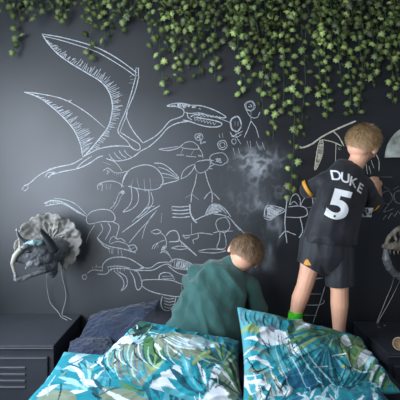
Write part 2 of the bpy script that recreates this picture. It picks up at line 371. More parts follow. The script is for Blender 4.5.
k.line([(95,224.5),(89,234),(86,243)], 1.1).line([(101,223.5),(102.5,230),(97,238)], 1.1).line([(108,223),(110.5,229),(105,240)], 1.1).line([(113,222),(119,226),(116,238)], 1.1)
k.line([(110,209),(115,204),(118,196),(123,191),(125,193)], .9).line([(113,210),(118,204),(121,197),(125,192)], .7).scrib(121, 192, 3, 2, 9, .7).scrib(115, 203, 2, 2, 6, .6)
k.done('chalk_long_tailed_dinosaur', 'chalk dinosaur with a bushy tail pointing at the horned head')
k = Chalk()
k.line([(97,237),(102,242.5),(110,246.5),(123,249),(136,253)], 1.3).line([(97,238),(104,246),(110,249)], 1.8).line([(110,244),(118,241.5),(127,244.5),(130,249)], 1).line([(109,243),(111,238),(114,236.5),(117,239),(121,238.5),(126,242)], 1)
k.line([(128,246),(134,245),(137,249),(133,252),(129,248)], 1.3).line([(128,250),(136,247)], 1)
for a in ((108,247),(111,248),(113,248),(118,249),(121,250)): k.line([a, (a[0]+random.uniform(-1,2),a[1]+6)], 1.2)
k.done('chalk_crocodile', 'small chalk crocodile with stubby legs under the long-tailed dinosaur')
k = Chalk()
k.line([(122,232.5),(135,223),(148,213),(160,205.5)], 1.3).line([(129,243),(139,231),(150,219),(156,211)], 1).line([(142,239),(145,228),(151,217),(157,210)], .9).line([(132,222),(146,209),(155,206)], 1).line([(138,217),(150,205)], .9).line([(162,213),(161,223)], .8)
k.done('chalk_ray_lines', 'bundle of slanting chalk lines between whale-backed creature and raptor')
k = Chalk()
k.circ(250, 106, 5.2, 5, 1).circ(250, 106, 4, 4.2, .8).scrib(250, 106, 2.2, 2, 7, .8).line([(251,111),(251,121)], 1).line([(246,110),(251,117),(257,117.5),(260,112)], 1).line([(251,121),(248,129),(244,138)], 1.1).line([(251,121),(256,128),(259,138)], 1.1)
k.done('chalk_stick_figure', 'tall chalk stick figure with smiling round head under the hanging ivy')
k = Chalk()
k.circ(236, 124, 5.6, 7.6, 1.5).circ(236, 124, 4.9, 7, .9).line([(235,121),(235,126)], .9).line([(238,121),(238,126)], .9).line([(236,131),(236.5,138)], 1.1).line([(230,132),(233,136),(237,134),(243,131)], 1.1).line([(231,136),(237,137),(242,134)], 1)
k.circ(234, 141.5, 2.2, 2.6, .9).line([(237,138),(241,144)], 1.4)
k.done('chalk_stick_figure', 'short chalk stick figure with thick oval head, left of the tall one')
k = Chalk()
k.circ(222.5, 145, 4.6, 4.6, 1.2).circ(222.5, 145, 2.6, 2.6, .9).line([(220,138),(219,134)], 1).line([(223,138),(222.5,133)], 1)
k.done('chalk_round_head', 'small round chalk head with two hairs below the stick figures')
k = Chalk()
rain = thing('chalk_strokes', ((248-200)/170, 0, ZC-(148-180)/170), 'six short chalk strokes like rain beneath the stick figures', 'chalk drawing')
for a, b in (((247,141),(249,148)),((250,141),(251,148)),((256,141),(259,148)),((262,142),(265,150)),((233,148),(235,155)),((238,148),(240,154))):
    k = Chalk().line([a, b], 1); obj('stroke', k.bm, M['chalk'], rain)
k = Chalk()
k.line([(287,200),(286,210),(285,224),(287,243)], 1.5).line([(289.5,205),(292,196.5),(296.5,194),(300,199),(300.5,206)], 1.3)
k.line([(300.5,206),(304,199),(309,195.5),(312.5,199),(312.5,210),(308,221)], 1.2).line([(288,207),(299,206),(306,208.5),(307,215),(299,217.5),(286,217)], 1.4)
k.line([(290,205),(294,201.5),(298,205)], 1.1).line([(300,217.5),(302,225),(302.5,232),(299,238)], 1.4).line([(279,238),(285,231.5),(291,233),(296,235)], 1.4).line([(306,208),(311,207)], 1).line([(303,232),(306,236)], 1)
k.done('chalk_rabbit', 'chalk rabbit-like creature with looped ears left of the football shirt')
k = Chalk()
k.line([(264,217),(266,207),(272,205.5),(285,210),(276,216),(270,220),(264,218)], 1.4)
k.hatch([(265,216),(266,208),(272,206)], [(272,219),(279,214),(284,210)], 16, 1.6, .05).hatch([(266,208),(284,210)], [(266,218),(272,219)], 12, 1.4, .2)
k.done('chalk_triangle', 'solid white chalk triangle left of the rabbit-like creature')
k = Chalk()
k.line([(296,147),(303,147.5),(312,144),(321,137.5),(332,131.5),(344,126),(356,121)], 2.6).line([(296,145),(302,147)], 2).line([(333,131),(339,137),(344,146)], 1.6)
k.line([(322,139.5),(333,142),(342,146)], 1.5).line([(336,144),(335.5,162)], 1.4)
k.hatch([(319,142),(317,152),(315,168)], [(323,142),(323,154),(316,169)], 30, 1.9, .02).line([(320,140),(317,152),(315,170),(322,156),(323,142),(320,140)], 1.6)
k.hatch([(338,148),(338,162)], [(342,149),(342,160)], 16, 1.8, .02)
k.done('chalk_winged_branch', 'thick cream chalk branch with hanging feathers left of the blond head', 'cream')
k = Chalk()
k.line([(366,163),(367.5,174)], 1.4).line([(371,160),(374,168)], 1.4).line([(376,154),(379,161),(379,171)], 1.1).line([(369,166),(371,174)], 1).line([(376,177),(392,177)], .6)
k.done('chalk_tally_strokes', 'short chalk strokes just under the standing person ear', 'cream')
k = Chalk()
k.line([(325,286),(321,300),(317,311),(313,323)], 1.1).line([(310,282.5),(316,279),(323,278)], 1.4).line([(307,294),(321,294)], 1.2).line([(305,305),(318,305),(323.5,303),(324,300)], 1.2).line([(304,315),(317,315.5)], 1)
k.done('chalk_ladder', 'chalk ladder shape seen between the standing person legs')
k = Chalk()
k.circ(387, 197.5, 5.5, 6.5, 1.2).circ(399.5, 197, 5.5, 6.5, 1.2).line([(384,186.5),(390,190)], 1.1).line([(393.5,189.5),(399,186)], 1.1).line([(382,203),(388,204)], 1)
k.line([(389,204),(384,212),(394,208.5)], 1.2).line([(383,220),(386,215),(388,219),(392,212.5),(394.5,216.5),(398,211),(401,215)], 1.3, False)
k.done('chalk_owl', 'chalk owl-like face with round eyes and zigzag mouth at the right edge', 'dimchalk')
# ------------------------------------------------------------------ ivy
LEAF = [(0,-1.0),(.22,-.62),(.62,-.52),(.50,-.18),(.86,.12),(.48,.26),(.34,.55),(0,.36),(-.34,.55),(-.48,.26),(-.86,.12),(-.50,-.18),(-.62,-.52),(-.22,-.62)]
def ivy(px, bottom, label, group=None, dens=1.0, tone=1.0, off=.035, top=-14, size=1.0):
    x0 = (px-200)/170; z0 = ZC-(top-180)/170; z1 = ZC-(bottom-180)/170
    root = thing('ivy_vine', (x0, -off, min(z0, 2.49)), label, 'ivy', group)
    z0 = min(z0, 2.49); n = max(4, int((z0-z1)/.05)); ph = random.random()*6; path = []
    for i in range(n+1):
        t = i/n; path.append(Vector((x0+.012*math.sin(ph+t*7)+random.uniform(-.004, .004), -off+.012*math.sin(ph*2+t*5)*(1 if off > .03 else .5), z0+(z1+.012-z0)*t)))
    bm = bmesh.new(); tube(bm, path, .0014, 5); obj('stem', bm, M['stem'], root, True)
    V, Fc, K = [], [], []
    L = z0-z1; z = 0.0; side = 1
    while z < L:
        t = z/L; i = min(n-1, int(t*n)); p = path[i].lerp(path[i+1], t*n-i)
        s = (.0255+.010*random.random())*size*(1-.25*t*random.random()); side = -side
        a = Vector((side*random.uniform(.006, .03), random.uniform(-.022, -.002), random.uniform(-.014, .008)))
        c = p+a
        rot = Matrix.Rotation(side*random.uniform(-.1, .8), 3, 'Y') @ Matrix.Rotation(random.uniform(-.75, .15), 3, 'X') @ Matrix.Rotation(random.uniform(-.7, .7), 3, 'Z')
        g = random.random(); b = tone*(.35+1.0*random.random()**1.5)
        edge = Vector((.062+.05*g, .120+.05*g, .034+.012*g))*b; mid = Vector((.30+.14*g, .38+.12*g, .13+.04*g))*b
        k0 = len(V); V.append(c+rot @ Vector((0, -.12*s, .05*s))); K.append(mid)
        for (u, w) in LEAF:
            V.append(c+rot @ Vector((u*s*.9, .25*s*abs(u)-.12*s*(w < -.7), w*s))); K.append(edge)
        for (u, w) in LEAF:
            V.append(c+rot @ Vector((u*s*.5, -.03*s+.1*s*abs(u), w*s*.5))); K.append(mid.lerp(edge, .45))
        m = len(LEAF)
        for j in range(m):
            q = (j+1) % m
            Fc.append((k0, k0+1+m+q, k0+1+m+j)); Fc.append((k0+1+m+j, k0+1+m+q, k0+1+q, k0+1+j))
        z += random.uniform(.020, .036)/dens
    me = bpy.data.meshes.new('foliage'); me.from_pydata(V, [], Fc); me.update(); colour(me, 'leafcol', [tuple(q) for q in K])
    link('foliage', me, M['ivy'], root)
for px, bt, lab, dn, tn in (
    (19, 56, 'faint pale ivy vine hanging alone at the far left of the wall', .7, .75),
    (62, 27, 'short ivy vine above the tip of the raised pterosaur wing', 1, .6),
    (92, 60, 'ivy vine touching the raised pterosaur wing, left one of two there', .75, .75),
    (104, 50, 'ivy vine above the raised pterosaur wing, right one of two there', .8, .75),
    (124, 36, 'ivy vine ending just above the pterosaur wing joint', .6, .6),
    (144, 14, 'very short ivy vine between wing joint and the two long middle-left vines', 1, .6),
    (162, 97, 'long sparse ivy vine above the pterosaur crest, first right of bare wall', .62, 1.15),
    (176, 86, 'ivy vine right over the pterosaur head, ending above its crest', .9, 1.05),
    (188, 72, 'dark ivy vine second right of the pterosaur crest', 1, .6),
    (198, 82, 'dark ivy vine above the pterosaur beak, ending in a wispy tip', .8, .55),
    (213, 82, 'ivy vine ending in a single hanging leaf above the beak tip', .8, .75),
    (228, 48, 'short ivy vine left of the vine over the tall stick figure', .9, .7),
    (239, 99, 'bright ivy vine ending directly above the chalk heads of the stick figures', .8, 1.3),
    (252, 90, 'ivy vine hanging straight above the tall stick figure', .8, 1.1),
    (263, 116, 'ivy vine just right of the tall stick figure head', .6, .9),
    (271, 143, 'ivy vine ending level with the tall stick figure feet', .75, 1.15),
    (281, 118, 'dim ivy vine between the stick figure and the longest vine', .6, .75),
    (291, 200, 'longest ivy vine, reaching down to the chalk rabbit ears', .72, 1.3),
    (301, 138, 'ivy vine hanging just right of the longest vine', .6, .8),
    (317, 108, 'ivy vine left half of the dense pair above the chalk branch', 1, 1.1),
    (324, 123, 'ivy vine with bright leaves ending over the chalk branch middle', 1, 1.3),
    (336, 66, 'short dark ivy vine between chalk branch pair and blond head', 1, .75),
    (347, 119, 'ivy vine ending on the left of the standing person hair', .85, .75),
    (357, 117, 'ivy vine ending directly above the standing person head', .85, .75),
    (370, 82, 'ivy vine ending over the gap between blond head and moon', .9, .85),
    (379, 62, 'ivy vine with bright leaves short of the moon lamp', .9, 1.1),
    (389, 106, 'ivy vine reaching down almost to the moon lamp', .7, .8),
    (398, 92, 'ivy vine at the very right edge above the moon lamp', .9, .9)):
    ivy(px, bt, lab, None, dn, tn*1.1, size=1.12)
for i in range(64):
    px = 4+396*((i+.5)/64)+random.uniform(-3, 3)
    bt = random.uniform(10, 26) if px < 80 else random.uniform(8, 34) if px < 150 else random.uniform(18, 60) if px < 245 else random.uniform(24, 92)
    ivy(px, bt, 'short ivy vine in the thick fringe along the top of the wall', 'short ivy vines along the top of the wall', .8, random.uniform(.35, .75), random.uniform(.02, .09))

# ------------------------------------------------------------------ bedside lockers
def locker(x0, x1, zt, label, side):
    d = .45; root = thing('bedside_locker', ((x0+x1)/2, -d/2, 0), label, 'locker')
    bm = bmesh.new(); box(bm, ((x0+x1)/2, -d/2-.006, zt/2+.01), (x1-x0, d-.02, zt-.04), .004); obj('body', bm, M['locker'], root)
    bm = bmesh.new(); box(bm, ((x0+x1)/2, -d/2-.006, zt-.006), (x1-x0+.006, d, .014), .004); obj('top', bm, M['locker'], root)
    bm = bmesh.new(); box(bm, ((x0+x1)/2, -d-.006, zt-.0125), (x1-x0+.004, .004, .004), .001); obj('edge_strip', bm, M['lockeredge'], root)
    bm = bmesh.new(); box(bm, ((x0+x1)/2, -d-.003, zt/2-.01), (x1-x0-.05, .014, zt-.085), .004)
    dr = obj('door', bm, M['locker'], root)
    bm = bmesh.new(); box(bm, ((x0+x1)/2, -d-.0115, zt-.058), (x1-x0-.06, .004, .003))
    obj('door_rim', bm, M['lockeredge'], dr)
    bm = bmesh.new()
    vx = (x0+x1)/2+.05*(1 if side < 0 else -1)
    for q in range(4):
        z = zt-.098-q*.031; vs = []
        for (yy, zz) in ((0, .0), (-.009, -.002), (0, -.014)):
            vs.append([bm.verts.new((x, -d-.0098+yy, z+zz)) for x in (vx-.06, vx+.06)])
        bm.faces.new((vs[0][0], vs[0][1], vs[1][1], vs[1][0])); bm.faces.new((vs[1][0], vs[1][1], vs[2][1], vs[2][0])); bm.faces.new((vs[2][0], vs[2][1], vs[0][1], vs[0][0]))
        bm.faces.new((vs[0][0], vs[1][0], vs[2][0])); bm.faces.new((vs[0][1], vs[2][1], vs[1][1]))
    obj('vent', bm, M['lockeredge'], dr)
    for sx in (x0+.03, x1-.03):
        for sy in (-.04, -d+.04):
            bm = bmesh.new(); box(bm, (sx, sy, .005), (.03, .03, .05)); bmesh.ops.translate(bm, vec=(0, 0, .02), verts=bm.verts[:]); obj('leg', bm, M['lockeredge'], root)
locker(-1.18, -.70, .56, 'dark grey steel bedside locker with vent slits left of the bed', -1)
locker(.90, 1.36, .52, 'dark bedside locker right of the bed under the bone skull', 1)

# ------------------------------------------------------------------ bed
bed = thing('bed', (.10, -1.0, 0), 'bed with dark navy sheet under both persons and all pillows', 'bed')
def cloth_box(c, s, bevel, cuts, amp, seed):
    bm = bmesh.new(); box(bm, c, s, 0); bmesh.ops.subdivide_edges(bm, edges=bm.edges[:], cuts=cuts, use_grid_fill=True)
    me = bm_mesh(bm)
    cx, cy, cz = c; hx, hy, hz = s[0]/2-bevel, s[1]/2-bevel, s[2]/2-bevel
    for v in me.vertices:
        p = v.co-Vector(c); q = Vector((max(-hx, min(hx, p.x)), max(-hy, min(hy, p.y)), max(-hz, min(hz, p.z)))); d = p-q
        if d.length > 1e-6: v.co = Vector(c)+q+d.normalized()*bevel
        v.co.z += amp*noise.noise(Vector((v.co.x*5+seed, v.co.y*9, 0)))*(1 if v.co.z > cz else 0)
    me.update(); return me
link('mattress', cloth_box((.10, -1.04, .375), (1.52, 2.0, .25), .05, 60, .008, 3), M['navydark'], bed)
bm = bmesh.new(); box(bm, (.10, -1.04, .19), (1.54, 2.02, .12), .01); obj('bed_frame', bm, M['locker'], bed)
for sx in (-.6, .8):
    for sy in (-.1, -1.98): bm = bmesh.new(); box(bm, (sx, sy, .065), (.06, .06, .13), .005); obj('leg', bm, M['locker'], bed)

# ------------------------------------------------------------------ pillows
T = dict(teal=lin(28,136,152), cyan=lin(82,164,176), deep=lin(22,88,102), white=lin(212,220,226), green=lin(84,132,84), yg=lin(142,166,112),
         olive=lin(128,142,122), dark=lin(24,48,54), purple=lin(106,112,132), dgreen=lin(30,78,66), pale=lin(160,200,205), blue=lin(32,100,132))
class Paint:
    def __init__(s, X, Y, base): s.X, s.Y = X, Y; s.c = np.ones((len(X), 3))*np.array(T[base]); s.w = 3
    def blob(s, cx, cy, rx, ry, a, col, k=.35):
        c, q = math.cos(math.radians(a)), math.sin(math.radians(a)); x, y = s.X-cx, s.Y-cy
        u, v = (x*c+y*q)/rx, (-x*q+y*c)/ry; n = vnoise(s.X/7+cx, s.Y/7+cy, 4, 3)-.5
        s.c[(u*u+v*v+n*k*3) < 1] = T[col]; return s
    def leaf(s, p0, p1, w, col, bend=0.0):
        p0, p1 = np.array(p0, float), np.array(p1, float); d = p1-p0; m = (p0+p1)/2+np.array([-d[1], d[0]])*bend
        lo, hi = np.minimum(np.minimum(p0, p1), m)-w, np.maximum(np.maximum(p0, p1), m)+w
        i = np.where((s.X > lo[0]) & (s.X < hi[0]) & (s.Y > lo[1]) & (s.Y < hi[1]))[0]
        if not len(i): return s
        best = np.full(len(i), 9.)
        for t in np.linspace(.02, .98, int(min(90, max(22, np.hypot(*d)/(w*.45))))):
            q = p0*(1-t)**2+2*m*t*(1-t)+p1*t*t; r = max(.45, w*math.sin(math.pi*t**.8)**.75)
            best = np.minimum(best, np.hypot(s.X[i]-q[0], s.Y[i]-q[1])/max(r, .05))
        s.c[i[best < 1]] = T[col]; return s
    def fan(s, cx, cy, a0, a1, n, L, w, cols, bend=.12, r0=2):
        for k in range(n):
            a = math.radians(a0+(a1-a0)*k/(max(1, n-1))+random.uniform(-2, 2)); l = L*random.uniform(.85, 1.1)
            s.leaf((cx+r0*math.cos(a), cy+r0*math.sin(a)), (cx+l*math.cos(a), cy+l*math.sin(a)), w, cols[k % len(cols)], bend)
        return s
    def frond(s, p0, p1, n, L, w, cols, ang=55, bend=.15, curve=.1, side=0):
        p0, p1 = np.array(p0, float), np.array(p1, float); d = p1-p0; A = math.atan2(d[1], d[0]); mm = np.array([-d[1], d[0]])*curve
        for k in range(n):
            t = (k+.5)/n; q = p0+d*t+mm*math.sin(math.pi*t); l = L*(1-.55*t)
            for sd in ((1, -1) if side == 0 else (side,)):
                a = A+sd*math.radians(ang*(1-.4*t)); s.leaf(q, q+l*np.array([math.cos(a), math.sin(a)]), w, cols[k % len(cols)], -bend*sd)
        return s.leaf(p0, p1, .8, cols[0], curve*.9)
    def scatter(s, n, L, w, cols, seed):
        r = random.Random(seed); x0, x1, y0, y1 = s.X.min(), s.X.max(), s.Y.min(), s.Y.max()
        for _ in range(n):
            cx, cy, a, l = r.uniform(x0, x1), r.uniform(y0, y1), r.uniform(0, 360), L*r.uniform(.5, 1.3)
            a = math.radians(a); s.leaf((cx, cy), (cx+l*math.cos(a), cy+l*math.sin(a)), w*r.uniform(.6, 1.2), r.choice(cols), r.uniform(-.3, .3))
        return s
def pillow(name, corners, thick, design, paintfn, label, nu=190, nv=130, group=None, material='print', wr=.011, under=.5, seed=0, sag=None):
    TL, TR, BR, BL = corners; u, v = np.meshgrid(np.linspace(0, 1, nu), np.linspace(0, 1, nv)); u, v = u.ravel(), v.ravel()
    A = [np.array(c) for c in (TL, TR, BR, BL)]
    su, sv = np.sin(np.pi*u), np.sin(np.pi*v)
    uu = .5+(u-.5)*(1-.06*sv*(1-0)); vv = .5+(v-.5)*(1-.07*su)
    bl = lambda Q, a, b: (Q[0]*((1-a)*(1-b))[:, None]+Q[1]*(a*(1-b))[:, None]+Q[2]*(a*b)[:, None]+Q[3]*((1-a)*b)[:, None])
    P = bl(A, uu, vv); nrm = np.cross((A[1]+A[2]-A[0]-A[3]), (A[3]+A[2]-A[0]-A[1])); nrm = -nrm/np.linalg.norm(nrm)
    if nrm[2]-nrm[1] < 0: nrm = -nrm
    h = thick*np.clip(su*sv, 0, 1)**.42
    n1 = vnoise(u*5+seed, v*4+seed*2, seed, 3)-.5; n2 = vnoise(u*9+n1*3+seed, v*3.5, seed+5, 3)-.5
    edge = np.exp(-(np.minimum(np.minimum(u, 1-u)*1.4, np.minimum(v, 1-v))*5)**2)
    cr = (1-np.abs(vnoise(u*7+v*5+seed, v*8-u*2+3, seed+9, 2)-.5)*6).clip(0, 1)
    dz = wr*(n1*2+n2*1.8)+wr*.9*cr*(.4+edge)
    dz = dz*np.clip(su*sv*6, 0, 1)**.6
    seam = np.minimum(np.minimum(u, 1-u), np.minimum(v, 1-v))
    ruff = wr*.25*np.sin((u+v*1.3)*nu*.12+n1*9)*np.exp(-seam*22)
    top = P+nrm*(h+dz+ruff*(seam > 0))[:, None]; bot = P-nrm*(h*under)[:, None]
    top[:, 2] = np.maximum(top[:, 2], BED+.02)
    if sag is not None: top = sag(top, u, v)
    bot[:, 2] = np.minimum(np.maximum(bot[:, 2], BED+.012), top[:, 2]-.001)
    idx = np.arange(nu*nv).reshape(nv, nu); B = nu*nv
    border = (u == 0) | (u == 1) | (v == 0) | (v == 1)
    bi = np.arange(B)+B; bi[border] = np.arange(B)[border]; bidx = bi.reshape(nv, nu)
    f1 = np.stack([idx[:-1, :-1], idx[1:, :-1], idx[1:, 1:], idx[:-1, 1:]], -1).reshape(-1, 4)
    f2 = np.stack([bidx[:-1, :-1], bidx[:-1, 1:], bidx[1:, 1:], bidx[1:, :-1]], -1).reshape(-1, 4)
    V = np.concatenate([top, bot]); keep = np.ones(2*B, bool); keep[B:][border] = False; rm = np.cumsum(keep)-1
    me = bpy.data.meshes.new(name); me.from_pydata(V[keep].tolist(), [], rm[np.concatenate([f1, f2])].tolist()); me.update()
    bm = bmesh.new(); bm.from_mesh(me); bmesh.ops.recalc_face_normals(bm, faces=bm.faces[:]); bm.to_mesh(me); bm.free()
    if paintfn:
        Dn = [np.array(q, float) for q in design]; X = bl([np.append(q, 0) for q in Dn], u, v); p = Paint(X[:, 0], X[:, 1], 'teal'); paintfn(p)
        c = np.concatenate([p.c, p.c])[keep]; colour(me, 'print', c*1.0)
    o = link(name, me, M[material]); return tag(o, label, 'pillow', group)
def paint_R1(p):
    p.scatter(60, 34, 3, ['deep', 'green', 'cyan', 'teal', 'dgreen'], 2)
    p.blob(252, 330, 20, 26, 0, 'cyan'); 
    for k in range(14): p.leaf((240+k*4, 313+k*1.1), (241+k*3.6, 331+k*1.1), .8, ['purple', 'dark', 'teal', 'deep'][k % 4], .15)
    p.blob(250, 338, 12, 5, 20, 'yg').blob(262, 378, 22, 34, -25, 'white', .02)
    for k in range(9):
        p.leaf((243+k*4.5, 338+k*.8), (256+k*8.5, 408-k*3), 3.4, 'teal' if k % 2 else 'cyan', .16)
        p.leaf((246+k*4.5, 340+k*.8), (262+k*8.5, 408-k*3), .8, 'olive', .16)
    for k in range(5): p.leaf((240, 345+k*10), (262+k*2, 356+k*11), 1.8, 'olive' if k % 2 else 'white', -.2)
    p.leaf((256, 336), (276, 352), 7, 'white', .2).leaf((262, 333), (272, 340), 3, 'purple').leaf((268, 338), (290, 372), 5, 'white', -.2)
    p.blob(292, 338, 13, 17, 20, 'olive').leaf((286, 326), (290, 356), 4, 'dgreen', .3).leaf((300, 326), (297, 352), 4.5, 'white', .2).leaf((292, 330), (284, 352), 3, 'pale', -.2)
    p.blob(320, 350, 26, 22, 0, 'green').blob(312, 336, 10, 6, 0, 'dgreen')
    p.fan(326, 334, 60, 170, 17, 54, 2.6, ['yg', 'deep', 'green', 'blue', 'green', 'teal'], .1)
    p.blob(315, 386, 38, 13, 0, 'blue').fan(318, 352, 40, 150, 19, 44, 2.2, ['teal', 'deep', 'cyan', 'blue'], .08)
    p.blob(350, 350, 12, 26, -10, 'green').leaf((338, 335), (346, 352), 5, 'white', .2).leaf((350, 335), (352, 350), 3, 'yg').blob(345, 331, 8, 4, 20, 'teal')
    p.frond((340, 390), (356, 340), 7, 18, 2.4, ['yg', 'green'], 50)
    p.leaf((368, 352), (352, 374), 5, 'white', .15).leaf((374, 356), (360, 378), 3, 'pale', .15)
    for k in range(8): p.leaf((356+k*3, 333+k*5), (378+k*1.5, 350+k*6), 1.7, ['dark', 'deep', 'dgreen', 'cyan'][k % 4], -.2)
    for k in range(7): p.leaf((372+k*2, 366+k*3), (362+k*3, 388+k*1), 1.9, ['green', 'white', 'dgreen'][k % 3], .2)
    p.blob(345, 385, 18, 8, -15, 'cyan').leaf((330, 392), (366, 378), 4, 'teal').leaf((343, 352), (347, 392), .9, 'dark', .1)
    p.scatter(50, 18, .8, ['white', 'pale', 'dark', 'dgreen', 'deep'], 14)
    for k in range(5): p.leaf((326+k*6, 398-k*2), (338+k*7, 372-k), .7, 'dark', .2)
    for k in range(12): p.leaf((268+k*3, 340+k*2), (286+k*6, 398), .6, 'deep' if k % 3 else 'pale', .2)
def paint_L2(p):
    p.scatter(60, 30, 3, ['deep', 'cyan', 'teal', 'olive'], 5)
    p.blob(98, 365, 22, 16, -30, 'teal').blob(82, 372, 10, 6, 0, 'olive')
    p.leaf((76, 374), (108, 344), 3.2, 'cyan', .05).leaf((84, 366), (128, 333), 2.2, 'pale', .05).leaf((88, 372), (112, 352), 2, 'white', .15)
    p.blob(140, 332, 12, 9, 30, 'dgreen').blob(136, 334, 5, 4, 0, 'dark').leaf((122, 345), (140, 338), 2.6, 'dark', .3)
    p.blob(120, 350, 13, 8, -10, 'white').leaf((114, 350), (140, 356), 2.4, 'purple', .3).blob(140, 350, 12, 6, 10, 'pale').leaf((128, 342), (150, 346), 1.6, 'dark', -.3)
    p.blob(128, 370, 24, 14, 10, 'olive')
    for k in range(11): p.leaf((104+k*4, 356+k*.6), (108+k*4.6, 386+k*.9), 1.0, ['purple', 'cyan', 'teal', 'pale'][k % 4], .35)
    p.blob(153, 360, 12, 16, -15, 'green').frond((150, 385), (156, 346), 6, 14, 2, ['yg', 'dgreen', 'green'], 50)
    p.blob(158, 356, 5, 6, 0, 'white').leaf((150, 345), (166, 352), 3, 'pale')
    p.blob(185, 356, 32, 15, 12, 'olive', .15)
    for k in range(6): p.leaf((158+k*4, 345), (196+k*6, 362-k*1.5), .9, 'pale' if k % 2 else 'white', .22)
    p.leaf((182, 350), (198, 356), 2.2, 'white').leaf((162, 352), (220, 378), .9, 'white', .25)
    p.blob(206, 352, 16, 5, 10, 'pale')
    p.blob(192, 398, 36, 22, 0, 'white', .15).blob(160, 396, 10, 8, 0, 'white')
    p.fan(204, 404, 180, 285, 10, 44, 4.2, ['teal', 'cyan', 'teal', 'deep'], -.12)
    for k in range(6): p.leaf((206, 402), (186+k*9, 372+k*2), 2.4, 'white' if k % 2 else 'teal', .1)
    p.fan(222, 372, 150, 330, 15, 24, 1.7, ['deep', 'green', 'blue', 'yg'], .15)
    p.blob(228, 388, 9, 18, 0, 'olive').fan(238, 402, 200, 275, 7, 40, 2.2, ['dgreen', 'olive', 'white', 'green'], .1)
    p.leaf((210, 362), (190, 380), 3, 'yg', .1).scatter(70, 15, .8, ['white', 'pale', 'dark', 'olive', 'deep'], 24)
    for k in range(16): p.leaf((92+k*5, 352+(k % 3)*3), (98+k*5.5, 372+(k % 4)*3), .8, ['dark', 'white', 'deep', 'pale'][k % 4], .4)
def paint_L1(p):
    p.scatter(70, 30, 3.4, ['cyan', 'teal', 'deep', 'cyan'], 8)
    p.leaf((66, 360), (84, 348), 3, 'white', .2).leaf((60, 368), (82, 356), 1.4, 'white', .2).leaf((74, 352), (90, 350), 2, 'pale').blob(72, 368, 6, 5, 0, 'pale')
    p.fan(92, 390, 170, 300, 10, 34, 2.4, ['white', 'cyan', 'pale', 'teal'], .1)
    p.leaf((80, 380), (110, 392), 2.6, 'white', -.1).leaf((92, 378), (120, 398), 2, 'deep', .1).blob(60, 396, 20, 7, 0, 'olive').blob(128, 396, 26, 7, 10, 'olive')
    p.leaf((104, 388), (150, 402), 2, 'white', .1).leaf((120, 384), (150, 392), 2, 'green').leaf((40, 392), (60, 384), 2, 'white').scatter(70, 16, .9, ['white', 'pale', 'olive', 'deep', 'dark'], 31)
def paint_R2(p):
    p.scatter(80, 24, 2.6, ['cyan', 'teal', 'deep', 'white', 'blue', 'pale'], 12).scatter(30, 14, 1.2, ['white', 'pale'], 41)
lu = lambda q: Vector(q)
pillow('pillow', [at(64,352,1.76), at(238,366,1.74), at(244,448,1.40), at(4,424,1.42)], .055, [(62,347),(240,350),(240,420),(20,410)], paint_L1,
       'teal palm print pillow lying flat at left, underneath another', wr=.008, seed=2)
pillow('pillow', [at(140,321,1.76), at(239,341,1.75), at(249,420,1.44), at(74,377,1.62)], .075, [(140,322),(236,340),(240,420),(73,377)], paint_L2,
       'leaf print pillow with olive leaf and pointed corner in front of the crouching person', seed=5, under=.12)
pillow('pillow', [at(262,372,1.62), at(378,384,1.62), at(408,422,1.36), at(246,428,1.36)], .045, [(260,372),(385,384),(410,420),(250,428)], paint_R2,
       'teal print pillow peeking out underneath at the bottom right', wr=.008, seed=8)
pillow('pillow', [at(237,307,1.74), at(360,337,1.80), at(401,393,1.54), at(242,420,1.42)], .075, [(237,308),(355,326),(398,392),(243,412)], paint_R1,
       'plump palm print pillow with raised corner in front of the standing person', under=.12, seed=12, nu=220, nv=150, wr=.013)
pillow('pillow', [at(90,316,2.30), at(160,300,2.32), at(158,350,1.97), at(72,350,2.0)], .06, None, None,
       'crumpled plain navy pillow against the wall beside the left locker', material='navy', nu=110, nv=80, wr=.007, seed=21)
pillow('pillow', [at(70,342,2.06), at(112,338,2.05), at(120,362,1.83), at(64,362,1.83)], .045, None, None,
       'small dark cushion squeezed between left locker and the teal pillow', material='navy', nu=90, nv=70, wr=.007, seed=33)

# ------------------------------------------------------------------ wall mounted heads
def cone_horn(bm, pts, r0, r1, n=10):
    P = [Vector(q) for q in spline([tuple(p) for p in pts], 6)]; tube(bm, P, [r0+(r1-r0)*i/(len(P)-1) for i in range(len(P))], n)
th = thing('triceratops_head', at(50, 245, 2.38), 'grey triceratops head with scalloped frill mounted on the wall at left', 'wall sculpture')
bm = bmesh.new(); cc = at(50, 243, 2.27); nA, nR = 160, 22; g = []
for side in (0, 1):
    rows = []
    for i in range(nA+1):
        a = math.radians(-62+(205+62)*i/nA); row = []
        for j in range(nR+1):
            t = .12+.88*j/nR; sc = abs(math.sin((i/nA)*math.pi*15))**.8
            R = (.162+.006*math.cos(a*2))*(t if j < nR-3 else t+(sc-.5)*.085*(1-(nR-j)/4))
            fold = .010*math.sin(a*9)*t+.012*math.sin(a*3+1)*t+.004*noise.noise(Vector((a*6, t*8, 2)))*3
            p = cc+Vector((R*math.cos(a)*.98, -.055*t*t+.03+fold+(.012 if side else 0)+.035*t*(math.cos(a)), R*math.sin(a)*1.06))
            row.append(bm.verts.new(p))
        rows.append(row)
    g.append(rows)
for s_, rows in enumerate(g):
    for i in range(nA):
        for j in range(nR):
            q = (rows[i][j], rows[i+1][j], rows[i+1][j+1], rows[i][j+1]); bm.faces.new(q if s_ else q[::-1])
for i in range(nA):
    for j in (0, nR): bm.faces.new((g[0][i][j], g[0][i+1][j], g[1][i+1][j], g[1][i][j]))
for i in (0, nA):
    for j in range(nR): bm.faces.new((g[0][i][j], g[0][i][j+1], g[1][i][j+1], g[1][i][j]))
bmesh.ops.recalc_face_normals(bm, faces=bm.faces[:]); obj('frill', bm, M['frill'], th, True)
bm = bmesh.new()
